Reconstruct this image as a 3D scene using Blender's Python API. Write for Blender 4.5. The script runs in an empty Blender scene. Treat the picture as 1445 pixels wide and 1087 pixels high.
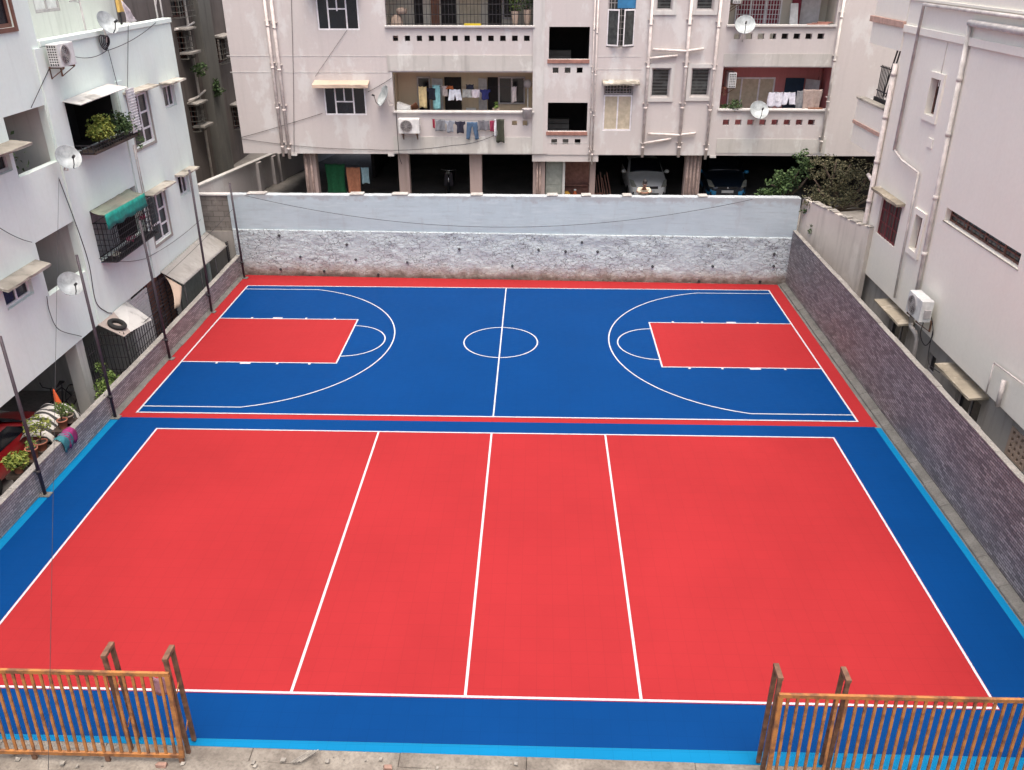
import bpy, bmesh, math, random
import numpy as np
from mathutils import Vector, Matrix, Euler, noise
random.seed(7)
PI = math.pi
RAD = math.radians
scene = bpy.context.scene
col = scene.collection

# ------------------------------------------------------------------ camera
FPX, IW, IH = 1197.28, 1445.0, 1087.0
CROT = (1.09930699, 0.00135865919, 0.0291967663)
CLOC = Vector((1.12269649, -14.9422449, 11.3479005))
cam_data = bpy.data.cameras.new('camera')
cam = bpy.data.objects.new('camera', cam_data)
col.objects.link(cam)
cam.location = CLOC
cam.rotation_euler = CROT
cam_data.sensor_width = 36
cam_data.lens = FPX / IW * 36
cam_data.clip_end = 500
scene.camera = cam
CM = Euler(CROT).to_matrix()

def ray(u, v): return CM @ Vector(((u - IW/2)/FPX, -(v - IH/2)/FPX, -1))
def onx(u, v, x):
    d = ray(u, v); return CLOC + d*((x - CLOC.x)/d.x)
def ony(u, v, y):
    d = ray(u, v); return CLOC + d*((y - CLOC.y)/d.y)
def onz(u, v, z):
    d = ray(u, v); return CLOC + d*((z - CLOC.z)/d.z)

# ------------------------------------------------------------------ materials
def new_mat(name):
    m = bpy.data.materials.new(name); m.use_nodes = True
    nt = m.node_tree; b = nt.nodes['Principled BSDF']
    return m, nt, b
def node(nt, t, **kw):
    n = nt.nodes.new(t)
    for k, v in kw.items():
        if k in n.inputs: n.inputs[k].default_value = v
        else: setattr(n, k, v)
    return n
def mixc(nt, fac, a, b, blend='MIX'):
    n = nt.nodes.new('ShaderNodeMix'); n.data_type = 'RGBA'; n.blend_type = blend
    for s, val in ((0, fac), (6, a), (7, b)):
        if hasattr(val, 'is_output') or isinstance(val, bpy.types.NodeSocket): nt.links.new(val, n.inputs[s])
        elif s == 0: n.inputs[s].default_value = val
        else: n.inputs[s].default_value = (*val, 1)
    return n.outputs[2]
def ramp(nt, fac, p0, p1, c0=0.0, c1=1.0):
    r = nt.nodes.new('ShaderNodeMapRange'); r.inputs[1].default_value = p0; r.inputs[2].default_value = p1
    r.inputs[3].default_value = c0; r.inputs[4].default_value = c1
    nt.links.new(fac, r.inputs[0]); return r.outputs[0]
def math_n(nt, op, a, b=0.5):
    n = nt.nodes.new('ShaderNodeMath'); n.operation = op
    for i, v in enumerate((a, b)):
        if isinstance(v, bpy.types.NodeSocket): nt.links.new(v, n.inputs[i])
        else: n.inputs[i].default_value = v
    return n.outputs[0]
def coords(nt, scale=(1, 1, 1), kind='Object'):
    tc = nt.nodes.new('ShaderNodeTexCoord'); mp = nt.nodes.new('ShaderNodeMapping')
    mp.inputs['Scale'].default_value = scale
    nt.links.new(tc.outputs[kind], mp.inputs['Vector']); return mp.outputs['Vector']
def noise_n(nt, vec, scale, detail=4, rough=.55):
    n = node(nt, 'ShaderNodeTexNoise', Scale=scale, Detail=detail, Roughness=rough)
    nt.links.new(vec, n.inputs['Vector']); return n.outputs['Fac']
def bump(nt, b, h, strength=.3, dist=.02):
    n = node(nt, 'ShaderNodeBump', Strength=strength, Distance=dist)
    nt.links.new(h, n.inputs['Height']); nt.links.new(n.outputs['Normal'], b.inputs['Normal'])

def simple(name, c, rough=.6, metal=0, var=.12, scale=6, bmp=0, spec=.4, coat=0):
    m, nt, b = new_mat(name)
    v = coords(nt); f = noise_n(nt, v, scale)
    dark = tuple(x*(1-var*1.6) for x in c); lite = tuple(min(1, x*(1+var)) for x in c)
    nt.links.new(mixc(nt, ramp(nt, f, .3, .7), dark, lite), b.inputs['Base Color'])
    b.inputs['Roughness'].default_value = rough; b.inputs['Metallic'].default_value = metal
    b.inputs['Specular IOR Level'].default_value = spec
    b.inputs['Coat Weight'].default_value = coat
    if bmp: bump(nt, b, noise_n(nt, v, scale*6), bmp)
    return m
def plaster(name, c, stain, amount=.35, streak=.25, patch=None, patch_amt=0, bmp=.12):
    """painted wall plaster: blotches, vertical rain streaks, patches of peeled paint"""
    m, nt, b = new_mat(name)
    v = coords(nt)
    big = noise_n(nt, v, .55, 5); fine = noise_n(nt, v, 9, 5)
    vs = coords(nt, (2.6, 2.6, .22)); st = noise_n(nt, vs, 1.3, 5, .6)
    cc = mixc(nt, ramp(nt, big, .38, .72, 0, amount), c, stain)
    if patch:
        pn = noise_n(nt, coords(nt, (1, 1, .55)), .9, 6, .65)
        cc = mixc(nt, ramp(nt, pn, .54, .60, 0, patch_amt), cc, patch)
    cc = mixc(nt, ramp(nt, st, .53, .75, 0, streak), cc, tuple(x*.55 for x in stain))
    cc = mixc(nt, ramp(nt, fine, .35, .75, 0, .10), cc, tuple(x*.6 for x in c))
    spots = noise_n(nt, v, 22, 2)
    cc = mixc(nt, ramp(nt, spots, .74, .78, 0, .3), cc, tuple(x*.35 for x in stain))
    nt.links.new(cc, b.inputs['Base Color']); b.inputs['Roughness'].default_value = .85
    b.inputs['Specular IOR Level'].default_value = .2
    bump(nt, b, fine, bmp, .02)
    return m

M = {}
M['pink'] = plaster('pink_plaster', (.525, .49, .48), (.49, .47, .45), .45, .16, (.585, .58, .57), .85)
M['pink_light'] = plaster('pale_pink_plaster', (.53, .52, .505), (.46, .45, .43), .6, .4, (.57, .575, .555), .8)
M['pink_bare'] = plaster('faded_fascia_plaster', (.50, .49, .465), (.40, .39, .36), .8, .5, (.565, .57, .54), .9)
M['right_pink'] = plaster('rose_beige_plaster', (.82, .795, .715), (.76, .73, .655), .4, .05, (.83, .81, .735), .3)
M['cwall'] = plaster('worn_beige_plaster', (.60, .55, .50), (.42, .38, .34), .6, .35, (.68, .64, .59), .6)
M['right_ground'] = plaster('grey_plaster', (.42, .41, .38), (.30, .29, .27), .6, .5)
M['left_white'] = plaster('white_plaster', (.70, .80, .755), (.63, .68, .64), .45, .13, (.72, .80, .775), .4)
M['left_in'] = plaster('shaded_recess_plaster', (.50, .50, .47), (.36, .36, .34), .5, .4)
M['terrace'] = plaster('mint_white_plaster', (.58, .60, .56), (.45, .47, .43), .5, .4)
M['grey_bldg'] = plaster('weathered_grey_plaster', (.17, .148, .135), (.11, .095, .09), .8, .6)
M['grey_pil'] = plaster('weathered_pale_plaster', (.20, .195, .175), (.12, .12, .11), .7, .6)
M['pink_col'] = plaster('brownish_pink_column', (.37, .29, .27), (.26, .20, .18), .6, .5)  # darker and browner than the facade pink
M['pipe_col'] = simple('dull_brown_pipe', (.34, .255, .225), .7, var=.25)  # darker, browner version of the facade pipe colour
M['beige'] = plaster('beige_plaster', (.60, .50, .36), (.48, .40, .30), .5, .3)
M['salmon'] = plaster('salmon_plaster', (.53, .21, .21), (.42, .18, .17), .5, .3)
M['cream'] = plaster('cream_plaster', (.60, .57, .49), (.45, .42, .36), .5, .4)
M['dark_in'] = simple('painted_shade_plaster', (.018, .016, .016), .9, bmp=.1)  # darkness of unlit interiors painted in as a near-black colour
M['park_in'] = simple('painted_shade_parking', (.035, .031, .031), .95)  # shade of the deep parking bays put into the wall colour
M['concrete'] = plaster('concrete', (.36, .34, .31), (.22, .21, .19), .7, .3, bmp=.4)
M['chajja'] = plaster('mossy_concrete_shade', (.44, .41, .35), (.13, .12, .10), 1.0, .5, (.55, .52, .46), .7, bmp=.4)
M['chajja_peach'] = plaster('peach_concrete_shade', (.50, .39, .31), (.28, .22, .17), .5, .2)
M['chajja_ochre'] = plaster('stained_cream_shade', (.44, .39, .30), (.14, .12, .095), 1.0, .4, (.56, .50, .40), .8, bmp=.4)
M['pipe'] = simple('painted_pipe', (.60, .545, .515), .55, var=.15)
M['pipe_grey'] = simple('grey_weathered_pipe', (.62, .585, .545), .6, var=.2, scale=3)
M['brown_sill'] = simple('brown_red_sill', (.30, .15, .12), .8, var=.2)
M['moulding'] = simple('terracotta_moulding', (.50, .33, .27), .8, var=.15)
M['frame'] = simple('white_window_frame', (.74, .73, .75), .5)
M['frame_grey'] = simple('grey_window_frame', (.40, .38, .38), .5)
M['frame_brown'] = simple('brown_wood_frame', (.16, .075, .055), .6)
M['red_grill'] = simple('maroon_grill', (.22, .055, .06), .6)
M['maroon_dark'] = simple('dark_maroon_pane', (.05, .016, .018), .4)
M['iron'] = simple('dark_iron', (.035, .033, .037), .6, .3)
M['pole'] = simple('dark_pole_paint', (.055, .045, .055), .55, .2)
M['glass'] = simple('dark_glass', (.008, .010, .016), .18, spec=.5, var=.3, scale=1.5)
M['glass2'] = simple('louvre_glass', (.05, .055, .055), .25, var=.3)
def louvre():
    m, nt, b = new_mat('louvre_panes'); w = node(nt, 'ShaderNodeTexWave', Scale=2.6, Distortion=.3); w.bands_direction = 'Z'
    nt.links.new(coords(nt), w.inputs['Vector']); n = noise_n(nt, coords(nt), 3, 3)
    cc = mixc(nt, ramp(nt, w.outputs['Fac'], .2, .9), (.012, .013, .014), (.055, .06, .06)); nt.links.new(mixc(nt, ramp(nt, n, .5, .7, 0, .6), cc, (.09, .10, .10)), b.inputs['Base Color'])
    b.inputs['Roughness'].default_value = .25; return m
M['louvre'] = louvre()
M['curtain'] = simple('beige_blind', (.50, .44, .33), .8, var=.12)
M['door_grey'] = simple('pale_grey_door', (.45, .44, .45), .6)
M['door_green'] = simple('dull_green_door', (.28, .30, .27), .6)
M['door_brown'] = simple('brown_door', (.20, .085, .05), .6)
M['door_blue'] = simple('dark_blue_curtain', (.015, .035, .065), .8)
M['maroon_cloth'] = simple('maroon_cloth', (.22, .04, .06), .9)
M['white_metal'] = simple('off_white_metal', (.62, .63, .62), .45)
M['dish'] = simple('dish_grey_white', (.38, .42, .43), .5, var=.3, scale=4)
M['black'] = simple('black_plastic', (.02, .02, .022), .5)
M['rubber'] = simple('tyre_rubber', (.02, .02, .02), .85)
M['tin'] = plaster('grey_cement_sheet', (.34, .33, .31), (.22, .21, .19), .6, .3, (.40, .39, .37), .5)
M['tin_white'] = plaster('white_stained_sheet', (.52, .52, .50), (.27, .26, .24), .4, .2, (.12, .115, .105), .55)
M['tan_sheet'] = plaster('tan_sheet', (.34, .29, .265), (.22, .19, .17), .5, .2)
M['tarp'] = simple('green_tarpaulin', (.01, .25, .20), .55, var=.25)
M['terracotta'] = simple('terracotta', (.42, .16, .10), .8)
M['pot_grey'] = simple('dull_pot', (.35, .27, .22), .8)
M['soil'] = simple('soil', (.06, .045, .035), .95)
M['wood'] = simple('bark', (.10, .075, .055), .9, bmp=.4)
M['skin'] = simple('brown_skin', (.20, .10, .065), .6)
M['hair'] = simple('black_hair', (.012, .010, .010), .6)
M['shirt'] = simple('cream_shirt', (.50, .45, .35), .85)
M['trouser'] = simple('dark_trousers', (.05, .05, .06), .85)
M['debris'] = simple('rubble', (.24, .225, .20), .9, var=.3, bmp=.5)
M['brickred'] = simple('broken_brick', (.27, .17, .135), .9, var=.2, bmp=.5)
M['ply'] = simple('orange_cloth', (.75, .12, .03), .8)

def leafmat(name, a, b_):
    m, nt, b = new_mat(name)
    g = nt.nodes.new('ShaderNodeNewGeometry')
    nt.links.new(mixc(nt, g.outputs['Random Per Island'], a, b_), b.inputs['Base Color'])
    b.inputs['Roughness'].default_value = .6; b.inputs['Specular IOR Level'].default_value = .3
    return m
M['leaf_dark'] = leafmat('dark_green_leaves', (.022, .05, .018), (.09, .15, .05))
M['leaf_olive'] = leafmat('olive_leaves', (.045, .052, .024), (.165, .15, .085))
M['leaf_lime'] = leafmat('yellow_green_leaves', (.07, .12, .02), (.27, .29, .06))
M['leaf_mid'] = leafmat('mid_green_leaves', (.05, .10, .02), (.17, .24, .06))

def rust():
    m, nt, b = new_mat('rusty_orange_paint')
    v = coords(nt); f = noise_n(nt, v, 5, 6, .65); g = noise_n(nt, v, 30, 3)
    cc = mixc(nt, ramp(nt, f, .42, .62), (.33, .135, .034), (.13, .056, .026))
    cc = mixc(nt, ramp(nt, g, .6, .75, 0, .5), cc, (.33, .15, .05))
    nt.links.new(cc, b.inputs['Base Color']); b.inputs['Roughness'].default_value = .7
    bump(nt, b, g, .25, .005); return m
M['rust'] = rust()
M['rust_dark'] = simple('dark_brown_rust', (.15, .078, .048), .75, var=.35, scale=7, bmp=.2)

def court(name, c, sheen=.5):
    m, nt, b = new_mat(name)
    v = coords(nt)
    big = noise_n(nt, v, .35, 4); fine = noise_n(nt, coords(nt, (1, 6, 1)), 4, 4)
    cc = mixc(nt, ramp(nt, big, .3, .7), tuple(x*.93 for x in c), tuple(x*1.06 for x in c))
    cc = mixc(nt, ramp(nt, fine, .5, .8, 0, .10), cc, tuple(min(1, x*1.25 + .004) for x in c))
    sm = noise_n(nt, v, 1.7, 7, .72)
    cc = mixc(nt, ramp(nt, sm, .56, .74, 0, .16), cc, tuple(x*.7 for x in c))
    # interlocking square tiles, 30 cm, hair-thin joints
    br = node(nt, 'ShaderNodeTexBrick', Scale=1.0)
    br.offset = 0; br.inputs['Brick Width'].default_value = .305; br.inputs['Row Height'].default_value = .305
    br.inputs['Mortar Size'].default_value = .004; br.inputs['Color1'].default_value = (1, 1, 1, 1)
    br.inputs['Color2'].default_value = (.92, .92, .92, 1); br.inputs['Mortar'].default_value = (.55, .55, .55, 1)
    nt.links.new(v, br.inputs['Vector'])
    cc = mixc(nt, .30, cc, br.outputs['Color'], 'MULTIPLY')
    nt.links.new(cc, b.inputs['Base Color'])
    nt.links.new(ramp(nt, fine, .2, .8, sheen - .08, sheen + .1), b.inputs['Roughness'])
    b.inputs['Specular IOR Level'].default_value = .06
    bump(nt, b, br.outputs['Fac'], -.15, .003)
    return m
M['court_red'] = court('red_court_tile', (.262, .019, .022))
M['court_blue'] = court('blue_court_tile', (.0004, .034, .142))
M['court_cyan'] = court('cyan_court_tile', (.003, .14, .30))
M['line'] = simple('white_line_paint', (.42, .42, .46), .6, var=.06)

def slate(name, c1, c2, mort):
    m, nt, b = new_mat(name)
    tc = nt.nodes.new('ShaderNodeTexCoord'); sp = nt.nodes.new('ShaderNodeSeparateXYZ'); cb = nt.nodes.new('ShaderNodeCombineXYZ')
    nt.links.new(tc.outputs['Object'], sp.inputs[0])
    nt.links.new(math_n(nt, 'ADD', sp.outputs[0], sp.outputs[1]), cb.inputs[0]); nt.links.new(sp.outputs[2], cb.inputs[1])
    br = node(nt, 'ShaderNodeTexBrick', Scale=1.0)
    br.inputs['Brick Width'].default_value = .25; br.inputs['Row Height'].default_value = .060
    br.inputs['Mortar Size'].default_value = .010; br.inputs['Mortar Smooth'].default_value = .6; br.inputs['Bias'].default_value = -.1
    br.inputs['Color1'].default_value = (*c1, 1); br.inputs['Color2'].default_value = (*c2, 1); br.inputs['Mortar'].default_value = (*mort, 1)
    nt.links.new(cb.outputs[0], br.inputs['Vector'])
    big = noise_n(nt, cb.outputs[0], .9, 5, .6); f = noise_n(nt, cb.outputs[0], 14, 4)
    cc = mixc(nt, ramp(nt, big, .35, .7, 0, .45), br.outputs['Color'], tuple(x*.85 for x in c2))
    hz = noise_n(nt, cb.outputs[0], .5, 3)
    cc = mixc(nt, ramp(nt, hz, .55, .75, 0, .35), cc, (.22, .20, .22))
    cc = mixc(nt, ramp(nt, f, .3, .8, 0, .45), cc, mort)
    nt.links.new(cc, b.inputs['Base Color']); b.inputs['Roughness'].default_value = .55
    hh = math_n(nt, 'SUBTRACT', math_n(nt, 'MULTIPLY', br.outputs['Color'], 1.5), br.outputs['Fac'])
    bump(nt, b, hh, .5, .018)
    return m
M['slate'] = slate('purple_grey_split_stone', (.42, .40, .40), (.12, .112, .117), (.028, .026, .028))
M['slate_l'] = slate('grey_mauve_split_stone', (.46, .445, .44), (.17, .16, .165), (.05, .047, .05))

def whitewash(rough_part):
    m, nt, b = new_mat('whitewashed_rubble' if rough_part else 'whitewashed_plaster')
    v = coords(nt)
    tc = nt.nodes.new('ShaderNodeTexCoord'); sp = nt.nodes.new('ShaderNodeSeparateXYZ'); nt.links.new(tc.outputs['Object'], sp.inputs[0])
    z = sp.outputs[2]
    a = noise_n(nt, v, .8, 6, .6); f = noise_n(nt, coords(nt, (1, 1, 1.8)), 6, 7, .72); g = noise_n(nt, v, 2.2, 6, .65)
    if rough_part:
        vo = node(nt, 'ShaderNodeTexVoronoi', Scale=5.5); vo.feature = 'DISTANCE_TO_EDGE'
        dn = node(nt, 'ShaderNodeTexNoise', Scale=4.0, Detail=5.0); nt.links.new(v, dn.inputs['Vector'])
        vm = nt.nodes.new('ShaderNodeVectorMath'); vm.operation = 'MULTIPLY_ADD'; vm.inputs[1].default_value = (.55, .55, .35)
        nt.links.new(dn.outputs['Color'], vm.inputs[0]); nt.links.new(coords(nt, (.75, .75, 1.5)), vm.inputs[2]); nt.links.new(vm.outputs[0], vo.inputs['Vector'])
        crack = ramp(nt, vo.outputs["Distance"], .0, .065, 1, 0)
        msk = ramp(nt, a, .37, .56, .18, .95)
        cc = mixc(nt, ramp(nt, g, .35, .7, 0, .55), (.49, .56, .585), (.40, .455, .48))
        cc = mixc(nt, ramp(nt, f, .57, .66, 0, .45), cc, (.24, .255, .26))
        cc = mixc(nt, math_n(nt, 'MULTIPLY', crack, msk), cc, (.10, .10, .10))
        zz = math_n(nt, 'ADD', z, math_n(nt, 'MULTIPLY', g, -.75))
        cc = mixc(nt, ramp(nt, zz, .22, -.20, 0, .75), cc, (.29, .235, .195))
        cc = mixc(nt, ramp(nt, zz, -.12, -.36, 0, .85), cc, (.10, .08, .065))
        bump(nt, b, math_n(nt, 'SUBTRACT', f, math_n(nt, 'MULTIPLY', crack, .5)), .6, .04)
    else:
        cc = mixc(nt, ramp(nt, a, .45, .75, 0, .6), (.42, .505, .545), (.35, .42, .455))
        hs = noise_n(nt, coords(nt, (.5, .5, 4.5)), 2.4, 7, .7); cc = mixc(nt, ramp(nt, hs, .54, .66, 0, .45), cc, (.33, .375, .40)); cc = mixc(nt, ramp(nt, hs, .46, .36, 0, .5), cc, (.50, .57, .60))
        vs = noise_n(nt, coords(nt, (1.5, 1.5, .35)), 2.6, 6, .6)
        cc = mixc(nt, ramp(nt, vs, .56, .72, 0, .45), cc, (.36, .39, .42))
        zz = math_n(nt, 'ADD', z, math_n(nt, 'MULTIPLY', g, .9))
        cc = mixc(nt, ramp(nt, zz, 3.52, 3.66, 0, .8), cc, (.33, .35, .37))
        cc = mixc(nt, ramp(nt, f, .63, .68, 0, .5), cc, (.30, .31, .32))
        bump(nt, b, f, .3, .02)
    nt.links.new(cc, b.inputs['Base Color']); b.inputs['Roughness'].default_value = .9
    b.inputs['Specular IOR Level'].default_value = .15
    return m
M['cap'] = ground_mat('weathered_cap', (.40, .39, .37), (.30, .29, .28), 3) if 'ground_mat' in globals() else simple('weathered_cap', (.36, .35, .335), .9, var=.2)
M['ww'] = whitewash(False); M['ww_rough'] = whitewash(True)

def blocks():
    m, nt, b = new_mat('grey_concrete_blocks')
    tc = nt.nodes.new('ShaderNodeTexCoord'); sp = nt.nodes.new('ShaderNodeSeparateXYZ'); cb = nt.nodes.new('ShaderNodeCombineXYZ')
    nt.links.new(tc.outputs['Object'], sp.inputs[0]); nt.links.new(sp.outputs[0], cb.inputs[0]); nt.links.new(sp.outputs[2], cb.inputs[1])
    br = node(nt, 'ShaderNodeTexBrick', Scale=1.0)
    br.inputs['Brick Width'].default_value = .42; br.inputs['Row Height'].default_value = .21; br.inputs['Mortar Size'].default_value = .012
    br.inputs['Color1'].default_value = (.20, .185, .165, 1); br.inputs['Color2'].default_value = (.155, .14, .125, 1); br.inputs['Mortar'].default_value = (.10, .09, .08, 1)
    nt.links.new(cb.outputs[0], br.inputs['Vector'])
    n = noise_n(nt, coords(nt), 3, 6, .7)
    nt.links.new(mixc(nt, ramp(nt, n, .5, .7, 0, .6), br.outputs['Color'], (.30, .28, .25)), b.inputs['Base Color'])
    b.inputs['Roughness'].default_value = .9; bump(nt, b, br.outputs['Fac'], -.5, .02); return m
M['blocks'] = blocks()
def stripes():
    m, nt, b = new_mat('striped_cover_cloth')
    w = node(nt, 'ShaderNodeTexWave', Scale=1.55, Distortion=2.2, Detail=1.5); w.bands_direction = 'Y'
    w.inputs['Detail Scale'].default_value = 1.2
    nt.links.new(coords(nt), w.inputs['Vector'])
    nt.links.new(mixc(nt, ramp(nt, w.outputs['Fac'], .42, .55), (.05, .05, .048), (.60, .58, .54)), b.inputs['Base Color'])
    b.inputs['Roughness'].default_value = .9; return m
M['stripes'] = stripes()
def ground_mat(name, c, d, sc=1.2):
    m, nt, b = new_mat(name); v = coords(nt)
    a = noise_n(nt, v, sc, 8, .68); f = noise_n(nt, v, sc*14, 5)
    cc = mixc(nt, ramp(nt, a, .36, .64), c, d); cc = mixc(nt, ramp(nt, f, .45, .75, 0, .5), cc, tuple(x*.45 for x in d))
    nt.links.new(cc, b.inputs['Base Color']); b.inputs['Roughness'].default_value = .92; bump(nt, b, a, .8, .06); return m
M['coping'] = ground_mat('cement_coping', (.30, .29, .27), (.20, .19, .175), 2)
M['dirt'] = ground_mat('dusty_ground', (.30, .27, .23), (.20, .175, .15))
M['rear_ground'] = ground_mat('cement_yard', (.24, .225, .205), (.16, .15, .135), .8)
M['apron'] = ground_mat('broken_cement_apron', (.235, .215, .185), (.115, .10, .085), 1.5)
M['kerb'] = ground_mat('cement_kerb', (.155, .152, .142), (.10, .098, .09), 2)
def paint(name, c): return simple(name, c, .28, var=.04, spec=.5, coat=.5)
M['car_white'] = paint('car_white_paint', (.80, .82, .80)); M['car_blue'] = paint('car_blue_paint', (.02, .30, .62))
M['car_navy'] = paint('car_dark_paint', (.008, .016, .03)); M['car_red'] = paint('car_red_paint', (.46, .018, .022))
M['lamp_glass'] = simple('lamp_lens', (.30, .31, .27), .15, spec=.6)
M['chrome'] = simple('chrome', (.6, .6, .6), .2, .9)

_cm = {}
def cloth_mat(c):
    if c not in _cm: _cm[c] = simple('cloth_%d' % len(_cm), c, .9, var=.15, scale=9)
    return _cm[c]

# ------------------------------------------------------------------ mesh builder
WL = {}                                     # world location of every root
class MB:
    def __init__(s): s.bm = bmesh.new()
    def face(s, pts, m=0):
        vs = [s.bm.verts.new(p) for p in pts]
        f = s.bm.faces.new(vs); f.material_index = m; return f
    def hexa(s, c, m=0):
        v = [s.bm.verts.new(p) for p in c]
        for i in ((0,3,2,1),(4,5,6,7),(0,1,5,4),(1,2,6,5),(2,3,7,6),(3,0,4,7)):
            s.bm.faces.new([v[k] for k in i]).material_index = m
        return s
    def box(s, x0, x1, y0, y1, z0, z1, m=0):
        return s.hexa([(x0,y0,z0),(x1,y0,z0),(x1,y1,z0),(x0,y1,z0),(x0,y0,z1),(x1,y0,z1),(x1,y1,z1),(x0,y1,z1)], m)
    def tbox(s, T, a0, a1, d0, d1, z0, z1, m=0):
        return s.hexa([T(a,d,z) for a,d,z in ((a0,d0,z0),(a1,d0,z0),(a1,d1,z0),(a0,d1,z0),(a0,d0,z1),(a1,d0,z1),(a1,d1,z1),(a0,d1,z1))], m)
    def bar(s, p, q, w=.02, h=None, m=0, up=(0,0,1)):
        p, q = Vector(p), Vector(q); t = (q-p).normalized(); h = w if h is None else h
        u = Vector(up)
        if abs(t.dot(u)) > .98: u = Vector((0,1,0))
        a = t.cross(u).normalized()*w/2; b = a.cross(t).normalized()*h/2
        return s.hexa([p-a-b, p+a-b, p+a+b, p-a+b, q-a-b, q+a-b, q+a+b, q-a+b], m)
    def tube(s, pts, r, n=8, m=0):
        pts = [Vector(p) for p in pts]; rs = r if isinstance(r, (list, tuple)) else [r]*len(pts)
        rings = []; u = None
        for i, p in enumerate(pts):
            t = (pts[min(i+1, len(pts)-1)] - pts[max(i-1, 0)]).normalized()
            if u is None: u = t.orthogonal().normalized()
            u = (u - t*u.dot(t)).normalized(); w = t.cross(u)
            rings.append([s.bm.verts.new(p + (u*math.cos(2*PI*k/n) + w*math.sin(2*PI*k/n))*rs[i]) for k in range(n)])
        for a, b in zip(rings, rings[1:]):
            for k in range(n):
                f = s.bm.faces.new((a[k], a[(k+1)%n], b[(k+1)%n], b[k])); f.material_index = m; f.smooth = True
        for rg in (rings[0], rings[-1]): s.bm.faces.new(rg).material_index = m
        return s
    def lathe(s, prof, c=(0,0,0), n=20, mat=None, m=0, close=True):
        mat = mat or Matrix.Identity(3); c = Vector(c); rings = []
        for r, z in prof:
            rings.append([s.bm.verts.new(c + mat @ Vector((r*math.cos(2*PI*k/n), r*math.sin(2*PI*k/n), z))) for k in range(n)])
        for a, b in zip(rings, rings[1:]):
            for k in range(n):
                f = s.bm.faces.new((a[k], a[(k+1)%n], b[(k+1)%n], b[k])); f.material_index = m; f.smooth = True
        if close:
            for rg in (rings[0], rings[-1]): s.bm.faces.new(rg).material_index = m
        return s
    def grid(s, P, m=0, smooth=True):
        V = [[s.bm.verts.new(p) for p in row] for row in P]
        for i in range(len(V)-1):
            for j in range(len(V[0])-1):
                f = s.bm.faces.new((V[i][j], V[i][j+1], V[i+1][j+1], V[i+1][j])); f.material_index = m; f.smooth = smooth
        return s
    def plate(s, pts, t, m=0):
        """thick plate: polygon pts, thickened along its normal by t"""
        P = [Vector(p) for p in pts]; nrm = (P[1]-P[0]).cross(P[2]-P[0]).normalized()*t
        A = [s.bm.verts.new(p) for p in P]; B = [s.bm.verts.new(p+nrm) for p in P]; k = len(P)
        s.bm.faces.new(A).material_index = m; s.bm.faces.new(B[::-1]).material_index = m
        for i in range(k): s.bm.faces.new((A[i], A[(i+1)%k], B[(i+1)%k], B[i])).material_index = m
        return s
    def slab(s, T, a0, a1, z0, z1, d0, d1, holes=(), m=0):
        """wall with rectangular openings, reveals included"""
        holes = [(max(a0,h[0]), min(a1,h[1]), max(z0,h[2]), min(z1,h[3])) for h in holes]
        A = sorted({round(x,4) for x in [a0,a1]+[h[0] for h in holes]+[h[1] for h in holes]})
        Z = sorted({round(x,4) for x in [z0,z1]+[h[2] for h in holes]+[h[3] for h in holes]})
        def solid(i, j):
            if i < 0 or j < 0 or i >= len(A)-1 or j >= len(Z)-1: return False
            ca, cz = (A[i]+A[i+1])/2, (Z[j]+Z[j+1])/2
            return not any(h[0] < ca < h[1] and h[2] < cz < h[3] for h in holes)
        for i in range(len(A)-1):
            for j in range(len(Z)-1):
                if not solid(i, j): continue
                p, q, r, t = A[i], A[i+1], Z[j], Z[j+1]
                for d in (d0, d1): s.face([T(p,d,r), T(q,d,r), T(q,d,t), T(p,d,t)], m)
                if not solid(i-1, j): s.face([T(p,d0,r), T(p,d1,r), T(p,d1,t), T(p,d0,t)], m)
                if not solid(i+1, j): s.face([T(q,d0,r), T(q,d1,r), T(q,d1,t), T(q,d0,t)], m)
                if not solid(i, j-1): s.face([T(p,d0,r), T(q,d0,r), T(q,d1,r), T(p,d1,r)], m)
                if not solid(i, j+1): s.face([T(p,d0,t), T(q,d0,t), T(q,d1,t), T(p,d1,t)], m)
        return s
    def leaf(s, c, size, m=0, up=.3):
        a = Vector((random.gauss(0,1), random.gauss(0,1), random.gauss(0,.7))).normalized()
        n = Vector((random.gauss(0,1), random.gauss(0,1), random.gauss(0,1)+up)).normalized()
        b = a.cross(n).normalized(); c = Vector(c); l = size*random.uniform(.7,1.3)
        fold = a.cross(b)*l*.12
        V = [s.bm.verts.new(p) for p in (c - a*l*.5, c + b*l*.28 + fold, c + a*l*.5, c - b*l*.28 + fold)]
        f = s.bm.faces.new((V[0],V[1],V[2])); f.material_index = m
        f = s.bm.faces.new((V[0],V[2],V[3])); f.material_index = m
    def build(s, name, mats, parent=None, bevel=0, solid=0, off=None):
        bmesh.ops.recalc_face_normals(s.bm, faces=s.bm.faces[:])
        o = WL.get(parent, Vector()) if off is None else Vector(off)
        if parent is None and off is None:
            xs = [v.co for v in s.bm.verts]
            o = Vector(((min(c.x for c in xs)+max(c.x for c in xs))/2, (min(c.y for c in xs)+max(c.y for c in xs))/2, min(c.z for c in xs)))
        for v in s.bm.verts: v.co -= o
        me = bpy.data.meshes.new(name); s.bm.to_mesh(me); s.bm.free()
        for m in (mats if isinstance(mats, (list, tuple)) else [mats]): me.materials.append(M[m] if isinstance(m, str) else m)
        ob = bpy.data.objects.new(name, me); col.objects.link(ob)
        if parent is not None: ob.parent = parent
        else: ob.location = o
        WL[ob] = o
        if solid: md = ob.modifiers.new('solid', 'SOLIDIFY'); md.thickness = solid; md.offset = 0
        if bevel: md = ob.modifiers.new('bevel', 'BEVEL'); md.width = bevel; md.segments = 2; md.limit_method = 'ANGLE'
        return ob
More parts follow.
